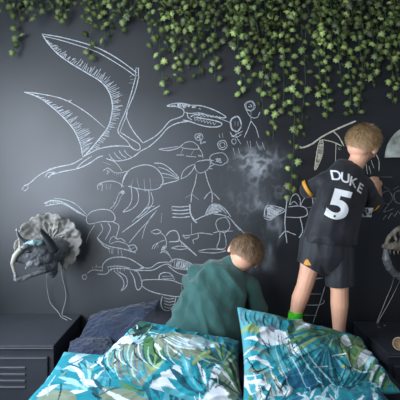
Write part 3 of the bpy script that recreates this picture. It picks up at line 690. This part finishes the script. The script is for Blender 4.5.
chain(bm, [at(58,250,2.30), at(48,250,2.20), at(37,252,2.13), at(27,255,2.09), at(19,258,2.06)], [.07,.066,.056,.042,.026], sq=(1,.8,1))
chain(bm, [at(44,243,2.14), at(36,243,2.10), at(28,244,2.07), at(21,249,2.05)], [.026,.022,.018,.014])
chain(bm, [at(46,258,2.14), at(38,262,2.10), at(30,264,2.08)], [.03,.024,.018])
chain(bm, [at(50,262,2.2), at(52,272,2.24)], [.04,.03])
me = remesh(bm, .0045, 3, 'skull'); displace(me, lambda p, n: .006*noise.noise(p*38)+.003*noise.noise(p*90))
link('head', me, M['bone'], th)
bm = bmesh.new(); chain(bm, [at(20,250,2.045), at(15,256,2.03), at(12.5,263,2.03), at(14.5,272,2.04), at(17,276,2.04)], [.015,.014,.011,.008,.005]); me = remesh(bm, .003, 3); link('beak', me, M['palebone'], th)
bm = bmesh.new(); chain(bm, [at(49,268,2.18), at(44,271,2.13), at(32,275,2.09), at(22,279,2.06), at(16,279,2.04), at(15,273,2.035)], [.022,.014,.012,.013,.012,.006]); me = remesh(bm, .003, 3); displace(me, lambda p, n: .003*noise.noise(p*60)); link('lower_jaw', me, M['bone'], th)
bm = bmesh.new(); chain(bm, [at(40,243,2.09), at(33,242.5,2.06), at(26,243,2.05)], [.014,.013,.008]); me = remesh(bm, .003, 2); displace(me, lambda p, n: .004*noise.noise(p*70)); tag(link('brow_ridge', me, M['tealbone'], th), 'pale teal brow ridge')
bm = bmesh.new(); cone_horn(bm, [at(32,243,2.10), at(23,240,2.04), at(18,234,2.0), at(16.5,228,1.98)], .014, .002); obj('brow_horn', bm, M['bone'], th, True)
bm = bmesh.new(); ell(bm, at(17,230,1.985), (.0065, .0065, .0065)); tag(obj('horn_tip', bm, M['palebone'], th, True), 'white horn tip')
bm = bmesh.new(); cone_horn(bm, [at(54,250,2.13), at(49,241,2.08), at(44,234,2.04), at(40,229,2.0)], .026, .006); obj('brow_horn', bm, M['darkbone'], th, True)
bm = bmesh.new(); cone_horn(bm, [at(21,250,2.06), at(20,245,2.05), at(19,238.5,2.04)], .012, .002); obj('nose_horn', bm, M['palebone'], th, True)
bm = bmesh.new(); ell(bm, at(28.5,251.5,2.065), (.011,.009,.009)); obj('eye', bm, M['darkbone'], th, True)
bm = bmesh.new()
for k_ in range(5): ell(bm, at(26+k_*4.2, 268+k_*-.6, 2.075+k_*.012), (.006,.004,.007), seg=8)
obj('teeth', bm, M['palebone'], th, True)
for pts in ([(47,272,2.25),(47,286,2.36),(50,302,2.37),(58,312,2.36)], [(60,255,2.34),(62,275,2.385),(66,296,2.385),(62,314,2.37)]):
    P = [at(*p) for p in pts]; P.append(Vector((P[-1].x+.03, P[-1].y-.03, .567))); P.append(Vector((P[-1].x+.05, P[-1].y-.05, .566)))
    bm = bmesh.new(); tube(bm, [Vector(q) for q in spline([tuple(p) for p in P], 8)], .0019, 6); obj('cable', bm, M['cable'], th, True)
bm = bmesh.new(); bmesh.ops.create_cone(bm, cap_ends=True, segments=24, radius1=.06, radius2=.05, depth=.07, matrix=Matrix.Translation((at(56,248,2.4).x, -.036, at(56,248,2.4).z)) @ Matrix.Rotation(math.pi/2, 4, 'X')); obj('wall_mount', bm, M['darkbone'], th)

ts = thing('dinosaur_skull', at(405, 250, 2.38), 'bone coloured dinosaur skull with open jaw mounted at the right edge', 'wall sculpture')
bm = bmesh.new()
chain(bm, [at(384,246,2.09), at(391,246,2.10), at(400,246,2.14), at(412,247,2.2), at(424,246,2.28), at(430,244,2.34)], [.012,.019,.026,.036,.05,.05])
chain(bm, [at(386,244,2.09), at(390,236,2.10), at(396,230,2.12), at(404,227,2.16), at(416,230,2.22), at(426,238,2.28)], [.010,.011,.012,.016,.022,.03])
chain(bm, [at(401,228,2.15), at(402,238,2.14), at(400,246,2.14)], [.01,.01,.014]); chain(bm, [at(394,232,2.11), at(396,240,2.11)], [.008,.008])
me = remesh(bm, .0035, 3); displace(me, lambda p, n: .004*noise.noise(p*50)+.002*noise.noise(p*120)); link('cranium', me, M['tan'], ts)
bm = bmesh.new(); chain(bm, [at(386,251,2.09), at(386,259,2.09), at(389,267,2.10), at(394,273,2.12), at(401,277,2.15), at(414,276,2.22), at(428,262,2.3)], [.013,.020,.020,.017,.018,.02,.03])
me = remesh(bm, .0035, 3); displace(me, lambda p, n: .004*noise.noise(p*50)); link('lower_jaw', me, M['bone'], ts)
bm = bmesh.new()
for i in range(7):
    c = at(390+i*4, 250+(i % 2), 2.10+i*.012); cone_horn(bm, [c, c+Vector((0,0,-.012)), c+Vector((.003,0,-.022))], .0045, .001, 6)
obj('teeth', bm, M['palebone'], ts, True)
for pts in ([(395,272,2.2),(392,285,2.35),(385,302,2.38),(376,324,2.37),(371,331,2.33)], [(402,276,2.2),(397,287,2.36),(389,303,2.38),(377,325,2.36)]):
    bm = bmesh.new(); P = [at(*p) for p in pts]; P.append(Vector((P[-1].x+.03, P[-1].y-.04, .523))); tube(bm, [Vector(q) for q in spline([tuple(p) for p in P], 8)], .0022, 6); obj('cable', bm, M['cable'], ts, True)
bm = bmesh.new(); q = at(425,248,2.4); bmesh.ops.create_cone(bm, cap_ends=True, segments=24, radius1=.05, radius2=.05, depth=.08, matrix=Matrix.Translation((q.x, -.041, q.z)) @ Matrix.Rotation(math.pi/2, 4, 'X')); obj('wall_mount', bm, M['darkbone'], ts)

# half moon wall lamp
q = at(418.5, 158, 2.4); mn = thing('moon_lamp', (q.x, 0, q.z), 'cratered grey half moon wall lamp at the right edge above the chalk face', 'wall lamp')
bm = bmesh.new(); R = .203; rows = []
for i in range(49):
    a = math.pi*i/48; rows.append([bm.verts.new((q.x+R*math.cos(a)*math.sin(b), -.008-.10*math.cos(b), q.z+R*math.sin(a)*math.sin(b))) for b in [math.pi/2*j/20 for j in range(21)]])
for i in range(48):
    for j in range(20): bm.faces.new((rows[i][j], rows[i+1][j], rows[i+1][j+1], rows[i][j+1]))
bmesh.ops.remove_doubles(bm, verts=bm.verts[:], dist=1e-5); bmesh.ops.dissolve_degenerate(bm, edges=bm.edges[:], dist=1e-6)
es = [e for e in bm.edges if e.is_boundary]; bmesh.ops.holes_fill(bm, edges=es, sides=0); bmesh.ops.recalc_face_normals(bm, faces=bm.faces[:])
me = bm_mesh(bm); link('moon_shade', me, M['moon'], mn)
bm = bmesh.new(); box(bm, (q.x, -.004, q.z+.09), (.16, .008, .12), .002); obj('back_plate', bm, M['darkbone'], mn)

# beige vessel lying on the right locker, with a cable end by it
c = Vector((.955, -.42, .565)); bw = thing('beige_cup', (c.x, c.y, .52), 'small beige cup lying tipped over on the right locker', 'cup')
bm = bmesh.new(); prof = [(.0,.0),(.026,.002),(.035,.018),(.039,.045),(.040,.075),(.036,.075),(.035,.046),(.031,.02),(.0,.01)]; n = 28
rot = Matrix.Rotation(math.radians(-62), 3, 'Y') @ Matrix.Rotation(math.radians(38), 3, 'X'); rings = []
for (r, z) in prof: rings.append([bm.verts.new(c+Vector((.02,0,0))+rot @ Vector((.75*r*math.cos(a), .75*r*math.sin(a), .75*z-.03))) for a in (2*math.pi*k_/n for k_ in range(n))])
for i in range(len(rings)-1):
    for k_ in range(n): bm.faces.new((rings[i][k_], rings[i][(k_+1) % n], rings[i+1][(k_+1) % n], rings[i+1][k_]))
bmesh.ops.remove_doubles(bm, verts=bm.verts[:], dist=1e-5); bmesh.ops.recalc_face_normals(bm, faces=bm.faces[:]); lo = min(v.co.z for v in bm.verts)
bmesh.ops.translate(bm, vec=(0, 0, .522-lo), verts=bm.verts[:]); obj('cup_body', bm, M['beige'], bw, True)
# ------------------------------------------------------------------ children
def zat(px, d, z): return Vector(((px-200)*d/F, d-D, z))
def frame(R, U):
    R = Vector(R).normalized(); U = Vector(U); U = (U-R*U.dot(R)).normalized(); Fw = U.cross(R)
    return Matrix((R, Fw, U)).transposed()
def head_volume(bm, c, m, s=1.0):
    e = lambda x, y, z, r, q=None: ell(bm, c+m @ Vector((x*s, y*s, z*s)), tuple(k*s for k in r), m if q is None else m @ q, 24)
    e(0, -.004, .012, (.074, .090, .080)); e(0, .02, -.04, (.058, .062, .055)); e(0, .034, -.070, (.036, .040, .030)); e(0, -.03, -.03, (.058, .05, .05))
    e(0, .085, -.018, (.010, .014, .016)); e(0, .078, -.002, (.007, .012, .02)); e(.034, .060, -.035, (.022, .02, .02)); e(-.034, .060, -.035, (.022, .02, .02))
    e(0, .078, -.048, (.018, .008, .007)); e(0, .070, .022, (.046, .018, .016))
    for sx in (1, -1):
        q = Matrix.Rotation(sx*math.radians(-24), 3, 'Z')
        e(sx*.079, -.006, -.010, (.007, .019, .029), q); e(sx*.083, -.016, .004, (.006, .009, .018), q)
def head_extras(root, c, m, hair_cols, seed, s=1.0, long=1.0):
    for sx in (1, -1):
        bm = bmesh.new(); ell(bm, c+m @ Vector((sx*.030*s, .078*s, -.006*s)), (.0115*s,)*3); ey = obj('eye', bm, M['eye'], root, True)
        bm = bmesh.new(); ell(bm, c+m @ Vector((sx*.030*s, .0865*s, -.006*s)), (.005*s, .004*s, .005*s), m); obj('iris', bm, M['iris'], ey, True)
    bm = bmesh.new(); ell(bm, c+m @ Vector((0, .083*s, -.049*s)), (.017*s, .005*s, .0045*s), m); obj('mouth', bm, M['lip'], root, True)
    # hair: a scalp cap plus combed locks
    r = random.Random(seed); ax = Vector((.076, .092, .082))*s; off = Vector((0, -.004, .012))*s
    def thr(y, x): 
        t = max(0, min(1, (y+.25)/.8)); b = -.62+1.12*t*t*(3-2*t)
        return b
    V, Fc, K = [], [], []; nu, nv = 72, 44; grid = {}
    for j in range(nv+1):
        for i in range(nu):
            th_, ph = math.pi*j/nv, 2*math.pi*i/nu; n = Vector((math.sin(th_)*math.cos(ph), math.sin(th_)*math.sin(ph), math.cos(th_)))
            fade = max(0, min(1, (n.z-thr(n.y, n.x))/.6))
            k = 1.0+.075*fade*long+.02*noise.noise(n*9)
            p = c+m @ (off+Vector((ax.x*n.x*k, ax.y*n.y*k, ax.z*n.z*k))); grid[i, j] = len(V); V.append(p)
            cc_ = Vector(hair_cols[0]).lerp(Vector(hair_cols[1]), .5+.5*noise.noise(Vector((n.x*14, n.y*14, n.z*3)))).lerp(Vector(hair_cols[2]), .7*(1-fade)); K.append(cc_)
    for j in range(nv):
        for i in range(nu):
            th_, ph = math.pi*(j+.5)/nv, 2*math.pi*(i+.5)/nu; n = Vector((math.sin(th_)*math.cos(ph), math.sin(th_)*math.sin(ph), math.cos(th_)))
            if n.z > thr(n.y, n.x)+.03: Fc.append((grid[i, j], grid[i, j+1], grid[(i+1) % nu, j+1], grid[(i+1) % nu, j]))
    crown = Vector((.12, -.42, .90)).normalized(); cnt = 0
    while cnt < 5200:
        n = Vector((r.gauss(0, 1), r.gauss(0, 1), r.gauss(0, 1))).normalized(); h = n.z-thr(n.y, n.x)
        if h < 0: continue
        cnt += 1; fade = max(0.05, min(1, h/.6)); L = s*long*(.004+.026*fade)*r.uniform(.7, 1.2)
        tan = (n-crown*n.dot(crown)); d = n-crown; d = d-n*d.dot(n)
        if d.length < .01: d = Vector((1, 0, 0))
        d.normalize(); sw = n.cross(d)*(.55+.5*noise.noise(n*4)); dirn = (d+sw+Vector((r.gauss(0,.22), r.gauss(0,.22), r.gauss(0,.22)))).normalized()
        k = 1.0+.07*fade*long; p = off+Vector((ax.x*n.x*k, ax.y*n.y*k, ax.z*n.z*k)); w = n.cross(dirn).normalized()*.0011*s
        col_ = Vector(hair_cols[0]).lerp(Vector(hair_cols[1]), max(0, min(1, .5+.55*noise.noise(n*7)+r.uniform(-.4, .4)))).lerp(Vector(hair_cols[2]), .65*(1-fade))
        k0 = len(V)
        for t in (0, .5, 1):
            q_ = p+dirn*L*t+n*(.0045*s*math.sin(t*2.2)+.002)*(.5+fade); ww = w*(1-t*.8)
            V += [c+m @ (q_-ww), c+m @ (q_+ww)]; K += [col_*(.7+.6*t)]*2
        Fc += [(k0, k0+1, k0+3, k0+2), (k0+2, k0+3, k0+5, k0+4)]
    me = bpy.data.meshes.new('hair'); me.from_pydata(V, [], Fc); me.update(); colour(me, 'haircol', [tuple(x) for x in K]); link('hair', me, M['hair'], root)
def hand_volume(bm, wrist, fwd, up, side, s=1.0, curl=.5, spread=.14):
    "palm, four unequal bent fingers and a thumb leaving the side of the palm; up is the back of the hand"
    fwd = Vector(fwd).normalized(); up = Vector(up); up = (up-fwd*up.dot(fwd)).normalized(); rt = fwd.cross(up)*side
    palm = wrist+fwd*.030*s; mm = Matrix((rt, fwd, up)).transposed()
    ell(bm, palm, (.026*s, .032*s, .011*s), mm, 14); ell(bm, wrist+fwd*.008*s, (.017*s, .022*s, .012*s), mm, 12)
    for k, (x, L) in enumerate(((-.0195, .040), (-.0065, .047), (.0065, .043), (.019, .034))):
        d = (fwd+rt*x/.0195*spread).normalized(); p = palm+rt*x*s+fwd*.022*s; a = 0; pts = [p]
        for seg in (.42, .33, .25):
            a += curl*.55; q_ = (d*math.cos(a)-up*math.sin(a)); p = p+q_*L*s*seg; pts.append(p)
        chain(bm, pts, [.0066*s, .0060*s, .0054*s, .0046*s], seg=8)
    p = palm-rt*.020*s-fwd*.012*s; d = (fwd*.65-rt*.75-up*.25).normalized(); d2 = (fwd*.95-rt*.25-up*.45).normalized()
    chain(bm, [p, p+d*.022*s, p+d*.022*s+d2*.020*s], [.0085*s, .0072*s, .0056*s], seg=8)
def foot_volume(bm, heel, toe, s=1.0):
    d = (toe-heel); chain(bm, [heel+Vector((0,0,.006)), heel+d*.45+Vector((0,0,.006)), heel+d*.8, toe], [.028*s, .026*s, .024*s, .017*s], sq=(1, 1, .85))
def folds(scale, amp, stretch, seed):
    def fn(p, n):
        q = Vector((p.x*stretch[0], p.y*stretch[1], p.z*stretch[2]))*scale+Vector((seed, 0, 0))
        a = noise.noise(q); b = noise.noise(q*2.1+Vector((3, 1, 0)))
        return amp*((1-abs(a)*3.2 if abs(a) < .31 else 0)*.8+b*.7)
    return fn
def project_text(txt, size, px, py, rot, bvh, root, name, mt, shear=0, weight=.0, sx=1.0, dd=2.06, offs=.0025):
    cu = bpy.data.curves.new('t', 'FONT'); cu.body = txt; cu.size = 1; cu.align_x = 'CENTER'; cu.align_y = 'CENTER'; cu.offset = weight; cu.shear = shear
    o = bpy.data.objects.new('t', cu); C.objects.link(o); dg = bpy.context.evaluated_depsgraph_get(); me = bpy.data.meshes.new_from_object(o.evaluated_get(dg)); bpy.data.objects.remove(o)
    bm = bmesh.new(); bm.from_mesh(me)
    xs = [v.co.x for v in bm.verts]; ys = [v.co.y for v in bm.verts]; cx, cy, hh = (min(xs)+max(xs))/2, (min(ys)+max(ys))/2, max(ys)-min(ys)
    o0 = at(px, py, dd); c_, s_ = math.cos(math.radians(-rot)), math.sin(math.radians(-rot))
    for v in bm.verts:
        x, y = (v.co.x-cx)/hh*size*sx, (v.co.y-cy)/hh*size; v.co = Vector((o0.x+x*c_-y*s_, o0.y, o0.z+x*s_+y*c_))
    bmesh.ops.triangulate(bm, faces=bm.faces[:])
    for _ in range(4):
        es = [e for e in bm.edges if e.calc_length() > .009]
        if not es: break
        bmesh.ops.subdivide_edges(bm, edges=es, cuts=1); bmesh.ops.triangulate(bm, faces=bm.faces[:])
    return bm
def drape(bm, bvh, offs=.0025):
    for v in bm.verts:
        h = bvh.ray_cast(Vector((v.co.x, -2.0, v.co.z)), Vector((0, 1, 0)))
        if h[0] is not None: v.co.y = h[0].y-offs
    return bm
def rect(bm, px0, py0, px1, py1, dd, n=12):
    a, b = at(px0, py0, dd), at(px1, py1, dd); vs = [[bm.verts.new((a.x+(b.x-a.x)*i/n, a.y, a.z+(b.z-a.z)*j/n)) for i in range(n+1)] for j in range(n+1)]
    for j in range(n):
        for i in range(n): bm.faces.new((vs[j][i], vs[j][i+1], vs[j+1][i+1], vs[j+1][i]))

# ---- standing child
A = thing('person', zat(318, 2.06, BED), 'person in black football shirt numbered 5 standing on the bed drawing', 'person')
hc = at(363, 144, 2.12); hm = frame((.62, -.74, -.30), (.16, .10, .98))
bm = bmesh.new(); head_volume(bm, hc, hm, .98)
chain(bm, [at(362,152,2.12), at(356,164,2.11), at(348,174,2.10)], [.048,.044,.055])
chain(bm, [at(343,184,2.09), at(340,198,2.07), at(332,225,2.05), at(327,243,2.05)], [.092,.10,.092,.098], sq=(1.05,.68,1))
chain(bm, [at(326,179,2.10), at(345,177,2.10), at(364,187,2.10)], [.036,.045,.036])
# arms
eL, wL = at(309,191,2.235), at(327,202,2.345); chain(bm, [at(322,181,2.10), eL, wL], [.036,.029,.019]); hand_volume(bm, wL, (.12,.25,.9), (0,-1,.2), 1, 1.0, .25)
eR, wR = at(376.5,203,2.20), at(378,189,2.33); chain(bm, [at(365,189,2.10), eR, wR], [.037,.030,.020]); hand_volume(bm, wR, (-.10,.22,.85), (.25,-1,.1), -1, 1.0, .9)
# legs
chain(bm, [at(315,247,2.05), at(309,270,2.045), at(304.5,286,2.04), at(300,298,2.05), at(295,316,2.06), zat(293.5,2.07,BED+.045)], [.072,.047,.041,.042,.029,.026])
foot_volume(bm, zat(294,2.06,BED+.027), zat(288,2.22,BED+.022))
chain(bm, [at(338,248,2.05), at(339,275,2.045), at(339.5,290,2.04), at(339.5,304,2.045), at(339,325,2.06), zat(339,2.07,BED+.045)], [.075,.053,.045,.045,.033,.028])
foot_volume(bm, zat(339,2.06,BED+.027), zat(336,2.22,BED+.022))
me = remesh(bm, .0042, 4, 'body'); link('body', me, M['skin'], A)
head_extras(A, hc, hm, (lin(205,172,128), lin(120,92,62), lin(225,180,148)), 3, .98, .8)
# shirt
bm = bmesh.new()
chain(bm, [at(344,180,2.095), at(341,196,2.07), at(334,220,2.045), at(329.5,240,2.04), at(329,252,2.04)], [.100,.116,.118,.128,.130], sq=(1.05,.74,1))
chain(bm, [at(326,181,2.10), at(345,176,2.10), at(364,188,2.10)], [.050,.054,.050])
ell(bm, at(366.5,207,2.14), (.042,.036,.046))
chain(bm, [at(324,183,2.10), at(315,187,2.16), at(309,190,2.21)], [.052,.050,.046]); chain(bm, [at(364,190,2.10), at(370,198,2.14), at(375,204,2.19)], [.052,.050,.046])
me = remesh(bm, .005, 6, 'shirt'); displace(me, folds(7, .010, (1, 1, .8), 3)); 
cut(me, at(329,242,2.04), (-.06, 0, -1)); cuffL = (at(315,187,2.16), at(309,190,2.21)); cuffR = (at(370,198,2.14), at(375,204,2.19))
shirt = link('football_shirt', me, M['kit'], A)
bvh = BVHTree.FromPolygons([v.co[:] for v in me.vertices], [p.vertices[:] for p in me.polygons])
def ring(c, d, R, w, t=.003, n=40, sq=1.0, tilt=None):
    d = Vector(d).normalized(); a = d.cross(Vector((0, 0, 1))).normalized(); b = d.cross(a); bm = bmesh.new(); rr = []
    for k_ in range(n):
        q_ = 2*math.pi*k_/n; e = a*math.cos(q_)+b*math.sin(q_)*sq; rr.append([bm.verts.new(c+e*(R+o_)+d*h_) for o_, h_ in ((0, -w/2), (t, -w/2), (t, w/2), (0, w/2))])
    for k_ in range(n):
        for j in range(4): bm.faces.new((rr[k_][j], rr[(k_+1) % n][j], rr[(k_+1) % n][(j+1) % 4], rr[k_][(j+1) % 4]))
    bmesh.ops.recalc_face_normals(bm, faces=bm.faces[:]); return bm
obj('sleeve_cuff', ring(at(308.8,188.5,2.165), (-.8, .45, -.55), .047, .019), M['gold'], shirt, True)
obj('sleeve_cuff', ring(at(371.8,202,2.165), (.88, .50, -.22), .049, .012), M['gold'], shirt, True)
bm = bmesh.new(); W = .055
bmt = None
for ch, x, y, r_ in (('D', 337.5, 175.2, 6), ('U', 345.3, 177.8, 15), ('K', 353.2, 182.2, 24), ('E', 360.4, 188, 33)):
    b2 = project_text(ch, .050, x, y, r_, bvh, None, '', None, 0, .018, .93, 2.01); m2 = bm_mesh(b2); bm.from_mesh(m2)
drape(bm, bvh); tag(obj('player_name', bm, M['letter'], shirt), 'white arched name DUKE')
bm = project_text('5', .148, 337.5, 204.3, 14, bvh, None, '', None, .12, .035, 1.12, 1.985); drape(bm, bvh); tag(obj('player_number', bm, M['letter'], shirt), 'large white number 5')
bm = bmesh.new(); ell(bm, Vector((0,0,0)), (.006, .0005, .006)); q = at(332.3, 215.6, 1.985); h = bvh.ray_cast(Vector((q.x, -2, q.z)), Vector((0, 1, 0)))
if h[0]: bmesh.ops.translate(bm, vec=h[0]+Vector((0, -.0035, 0)), verts=bm.verts[:]); obj('number_badge', bm, M['darkbone'], shirt)
bm = bmesh.new(); rect(bm, 361, 207.5, 373, 217, 2.11); 
for v in bm.verts: v.co.z += -.02*(v.co.x-at(361, 0, 2.1).x); v.co.y += .25*(v.co.x-at(361, 0, 2.1).x)
for v in bm.verts:
    h = bvh.ray_cast(Vector((v.co.x, -2.0, v.co.z)), Vector((0, 1, 0)))
    if h[0] is not None: v.co.y = min(v.co.y, h[0].y-.004)
r_ = bmesh.ops.extrude_face_region(bm, geom=bm.faces[:]); bmesh.ops.translate(bm, vec=(0, .003, 0), verts=[g_ for g_ in r_['geom'] if isinstance(g_, bmesh.types.BMVert)]); bmesh.ops.recalc_face_normals(bm, faces=bm.faces[:])
badge = obj('sleeve_badge', bm, M['letter'], shirt); badge['label'] = 'white sleeve badge with dark lion pattern'
bm = bmesh.new(); rr_ = random.Random(4)
for _ in range(13):
    x, y = rr_.uniform(362.5, 371.5), rr_.uniform(209, 215.5); q = at(x, y, 2.11); dx = q.x-at(361, 0, 2.11).x
    h = bvh.ray_cast(Vector((q.x, -2.0, q.z)), Vector((0, 1, 0))); yy = q.y+.25*dx-.0015
    if h[0] is not None: yy = min(yy, h[0].y-.0052)
    ell(bm, Vector((q.x, yy, q.z-.02*dx)), (rr_.uniform(.003, .007), .0012, rr_.uniform(.002, .005)), Matrix.Rotation(rr_.uniform(0, 3), 3, 'Y'), 8)
obj('badge_print', bm, M['darkbone'], badge)
# shorts
bm = bmesh.new()
chain(bm, [at(329,230,2.05), at(327,250,2.05)], [.114,.122], sq=(1.06,.78,1))
chain(bm, [at(316,243,2.05), at(316,250,2.05), at(312,263,2.045), at(309,280,2.04)], [.078,.082,.069,.062])
me1 = remesh(bm, .005, 4); cut(me1, at(309,267,2.04), (-.50, 0, -.86))
bm = bmesh.new(); chain(bm, [at(329,230,2.05), at(330,250,2.05)], [.114,.114], sq=(1.04,.78,1)); chain(bm, [at(337,250,2.05), at(339,270,2.045), at(339.5,298,2.04)], [.085,.074,.067])
me2 = remesh(bm, .005, 4); cut(me2, at(339,284.5,2.04), (.04, 0, -1))
bm = bmesh.new(); bm.from_mesh(me1); bm.from_mesh(me2); me = bm_mesh(bm, 'shorts')
displace(me, folds(9, .005, (1.3, 1, .35), 8)); cut(me, at(329,236,2.05), (0, 0, 1))
shorts = link('shorts', me, M['kitgrey'], A)
bv2 = BVHTree.FromPolygons([v.co[:] for v in me.vertices], [p.vertices[:] for p in me.polygons])
bm = bmesh.new(); vs = [bm.verts.new(at(x, y, 2.0)) for x, y in ((303.5,264),(305,260),(307,258.5),(308.2,261),(310,264.3),(306,264.8))]; bm.faces.new(vs)
bmesh.ops.triangulate(bm, faces=bm.faces[:]); bmesh.ops.subdivide_edges(bm, edges=bm.edges[:], cuts=2); drape(bm, bv2, .002)
r_ = bmesh.ops.extrude_face_region(bm, geom=bm.faces[:]); bmesh.ops.translate(bm, vec=(0, -.001, 0), verts=[g_ for g_ in r_['geom'] if isinstance(g_, bmesh.types.BMVert)]); bmesh.ops.recalc_face_normals(bm, faces=bm.faces[:])
tag(obj('shorts_crest', bm, M['gold'], shorts), 'small gold crest')
# socks
def sock(leg, heel, toe):
    bm = bmesh.new(); chain(bm, leg, [.036, .037, .037]); chain(bm, [heel+Vector((0,0,.006)), heel+(toe-heel)*.45+Vector((0,0,.006)), toe], [.033, .031, .023], sq=(1, 1, .85))
    me = remesh(bm, .004, 4); cut(me, leg[0]+Vector((0, 0, -.002)), (.06, 0, 1)); displace(me, lambda p, n: .0012*math.sin(p.z*700)); return me
link('sock', sock([at(296,311,2.055), at(294.5,322,2.06), zat(293.5,2.07,BED+.05)], zat(294,2.06,BED+.032), zat(288,2.22,BED+.024)), M['sock'], A)

# ---- crouching child
B = thing('person', zat(205, 2.0, BED), 'person in dark green long-sleeved top crouching on the bed facing the wall', 'person')
hc = at(244.5, 254, 2.06); hm = frame((.86, -.02, -.50), (.44, .30, .85))
bm = bmesh.new(); head_volume(bm, hc, hm, .98)
chain(bm, [at(240,258,2.06), at(233,268,2.06), at(226,276,2.05)], [.048,.046,.06])
chain(bm, [at(222,284,2.03), at(214,300,1.98), at(207,320,1.95), at(205,333,1.95)], [.10,.115,.12,.125], sq=(1.1,.72,.9))
chain(bm, [at(201,274,2.06), at(224,275,2.06), at(248,288,2.05)], [.042,.055,.042])
eL, wL = at(192,283,2.17), at(214,288,2.335); chain(bm, [at(199,275,2.06), eL, wL], [.042,.033,.022]); hand_volume(bm, wL, (.15,.30,.85), (0,-1,.2), 1, 1.05, .25)
eR, wR = at(257,310,2.06), zat(251,2.20,BED+.035); chain(bm, [at(251,289,2.05), eR, wR], [.042,.034,.023]); hand_volume(bm, wR, (-.1,.95,-.12), (0,.1,1), -1, 1.05, .2)
kL = at(156,322,2.10); fL = zat(172,1.93,BED+.04); kR = zat(232,2.25,BED+.06); fR = zat(222,1.88,BED+.04)
chain(bm, [at(190,332,1.97), kL, fL], [.075,.052,.034]); chain(bm, [at(220,334,1.97), kR, fR], [.075,.052,.034])
foot_volume(bm, fL+Vector((.0,0,-.008)), fL+Vector((-.05,-.12,-.013))); foot_volume(bm, fR+Vector((0,0,-.008)), fR+Vector((-.03,-.12,-.013)))
me = remesh(bm, .0045, 4, 'body'); link('body', me, M['skin'], B)
head_extras(B, hc, hm, (lin(188,156,124), lin(84,64,48), lin(205,165,135)), 9, .98, .95)
bm = bmesh.new()
chain(bm, [at(221,281,2.035), at(214,297,1.985), at(207,315,1.95), at(204,329,1.93), at(205,342,1.93)], [.112,.130,.142,.146,.148], sq=(1.18,.80,.80))
chain(bm, [at(201,275,2.06), at(222,275,2.06), at(247,288,2.05)], [.055,.066,.055])
chain(bm, [at(200,276,2.06), eL, at(208,286,2.30)], [.055,.046,.034]); chain(bm, [at(250,290,2.05), eR, zat(253,2.15,BED+.07)], [.055,.046,.036])
chain(bm, [at(228,272,2.055), at(231,269,2.06)], [.060,.056])
me = remesh(bm, .005, 6, 'top')
fd = folds(6.5, .017, (1.7, 1, .35), 12)
displace(me, lambda p, n: fd(Vector((p.x*.8+p.z*.55, p.y, p.z*.8-p.x*.55)), n)); cut(me, Vector((0, 0, BED+.03)), (0, 0, -1))
tag(link('long_sleeved_top', me, M['green'], B), 'dark green long-sleeved top')
bm = bmesh.new(); chain(bm, [at(190,333,1.97), kL, fL], [.084,.060,.042]); chain(bm, [at(220,334,1.97), kR, fR], [.084,.060,.042]); chain(bm, [at(190,333,1.96), at(220,334,1.96)], [.09,.09])
me = remesh(bm, .006, 4); displace(me, folds(9, .006, (1, 1, 1), 5)); cut(me, Vector((0, 0, BED+.004)), (0, 0, -1)); link('trousers', me, M['trouser'], B)

# ------------------------------------------------------------------ camera and light
cam = bpy.data.cameras.new('camera'); co = bpy.data.objects.new('camera', cam); C.objects.link(co)
co.location = (0, -D, ZC); co.rotation_euler = (math.radians(90), 0, 0); cam.sensor_width = 36; cam.lens = 36*F/400; cam.shift_y = -.05; cam.clip_start = .02
bpy.context.scene.camera = co
def area(name, loc, rot, sx, sy, power, col):
    l = bpy.data.lights.new(name, 'AREA'); l.shape = 'RECTANGLE'; l.size = sx; l.size_y = sy; l.energy = power; l.color = col
    o = bpy.data.objects.new(name, l); o.location = loc; o.rotation_euler = rot; C.objects.link(o)
area('window_daylight', (XL-.02, yc, zc2), (0, math.radians(-90), 0), wz1-wz0, wy1-wy0, 88, (.76, .87, 1.0))
area('frontal_fill', (-1.9, -3.9, 1.7), (math.radians(90), 0, math.radians(-30)), 1.6, 1.3, 78, (.96, .98, 1.0))  # added soft fill from the camera side for the pillows, no window built there
w = bpy.data.worlds.new('world'); bpy.context.scene.world = w; w.use_nodes = True; bg = w.node_tree.nodes['Background']
bg.inputs['Color'].default_value = (.62, .72, .85, 1); bg.inputs['Strength'].default_value = .20
vs = bpy.context.scene.view_settings; vs.view_transform = 'Standard'; vs.look = 'None'; vs.gamma = 1; vs.exposure = 0.0; vs.use_curve_mapping = False
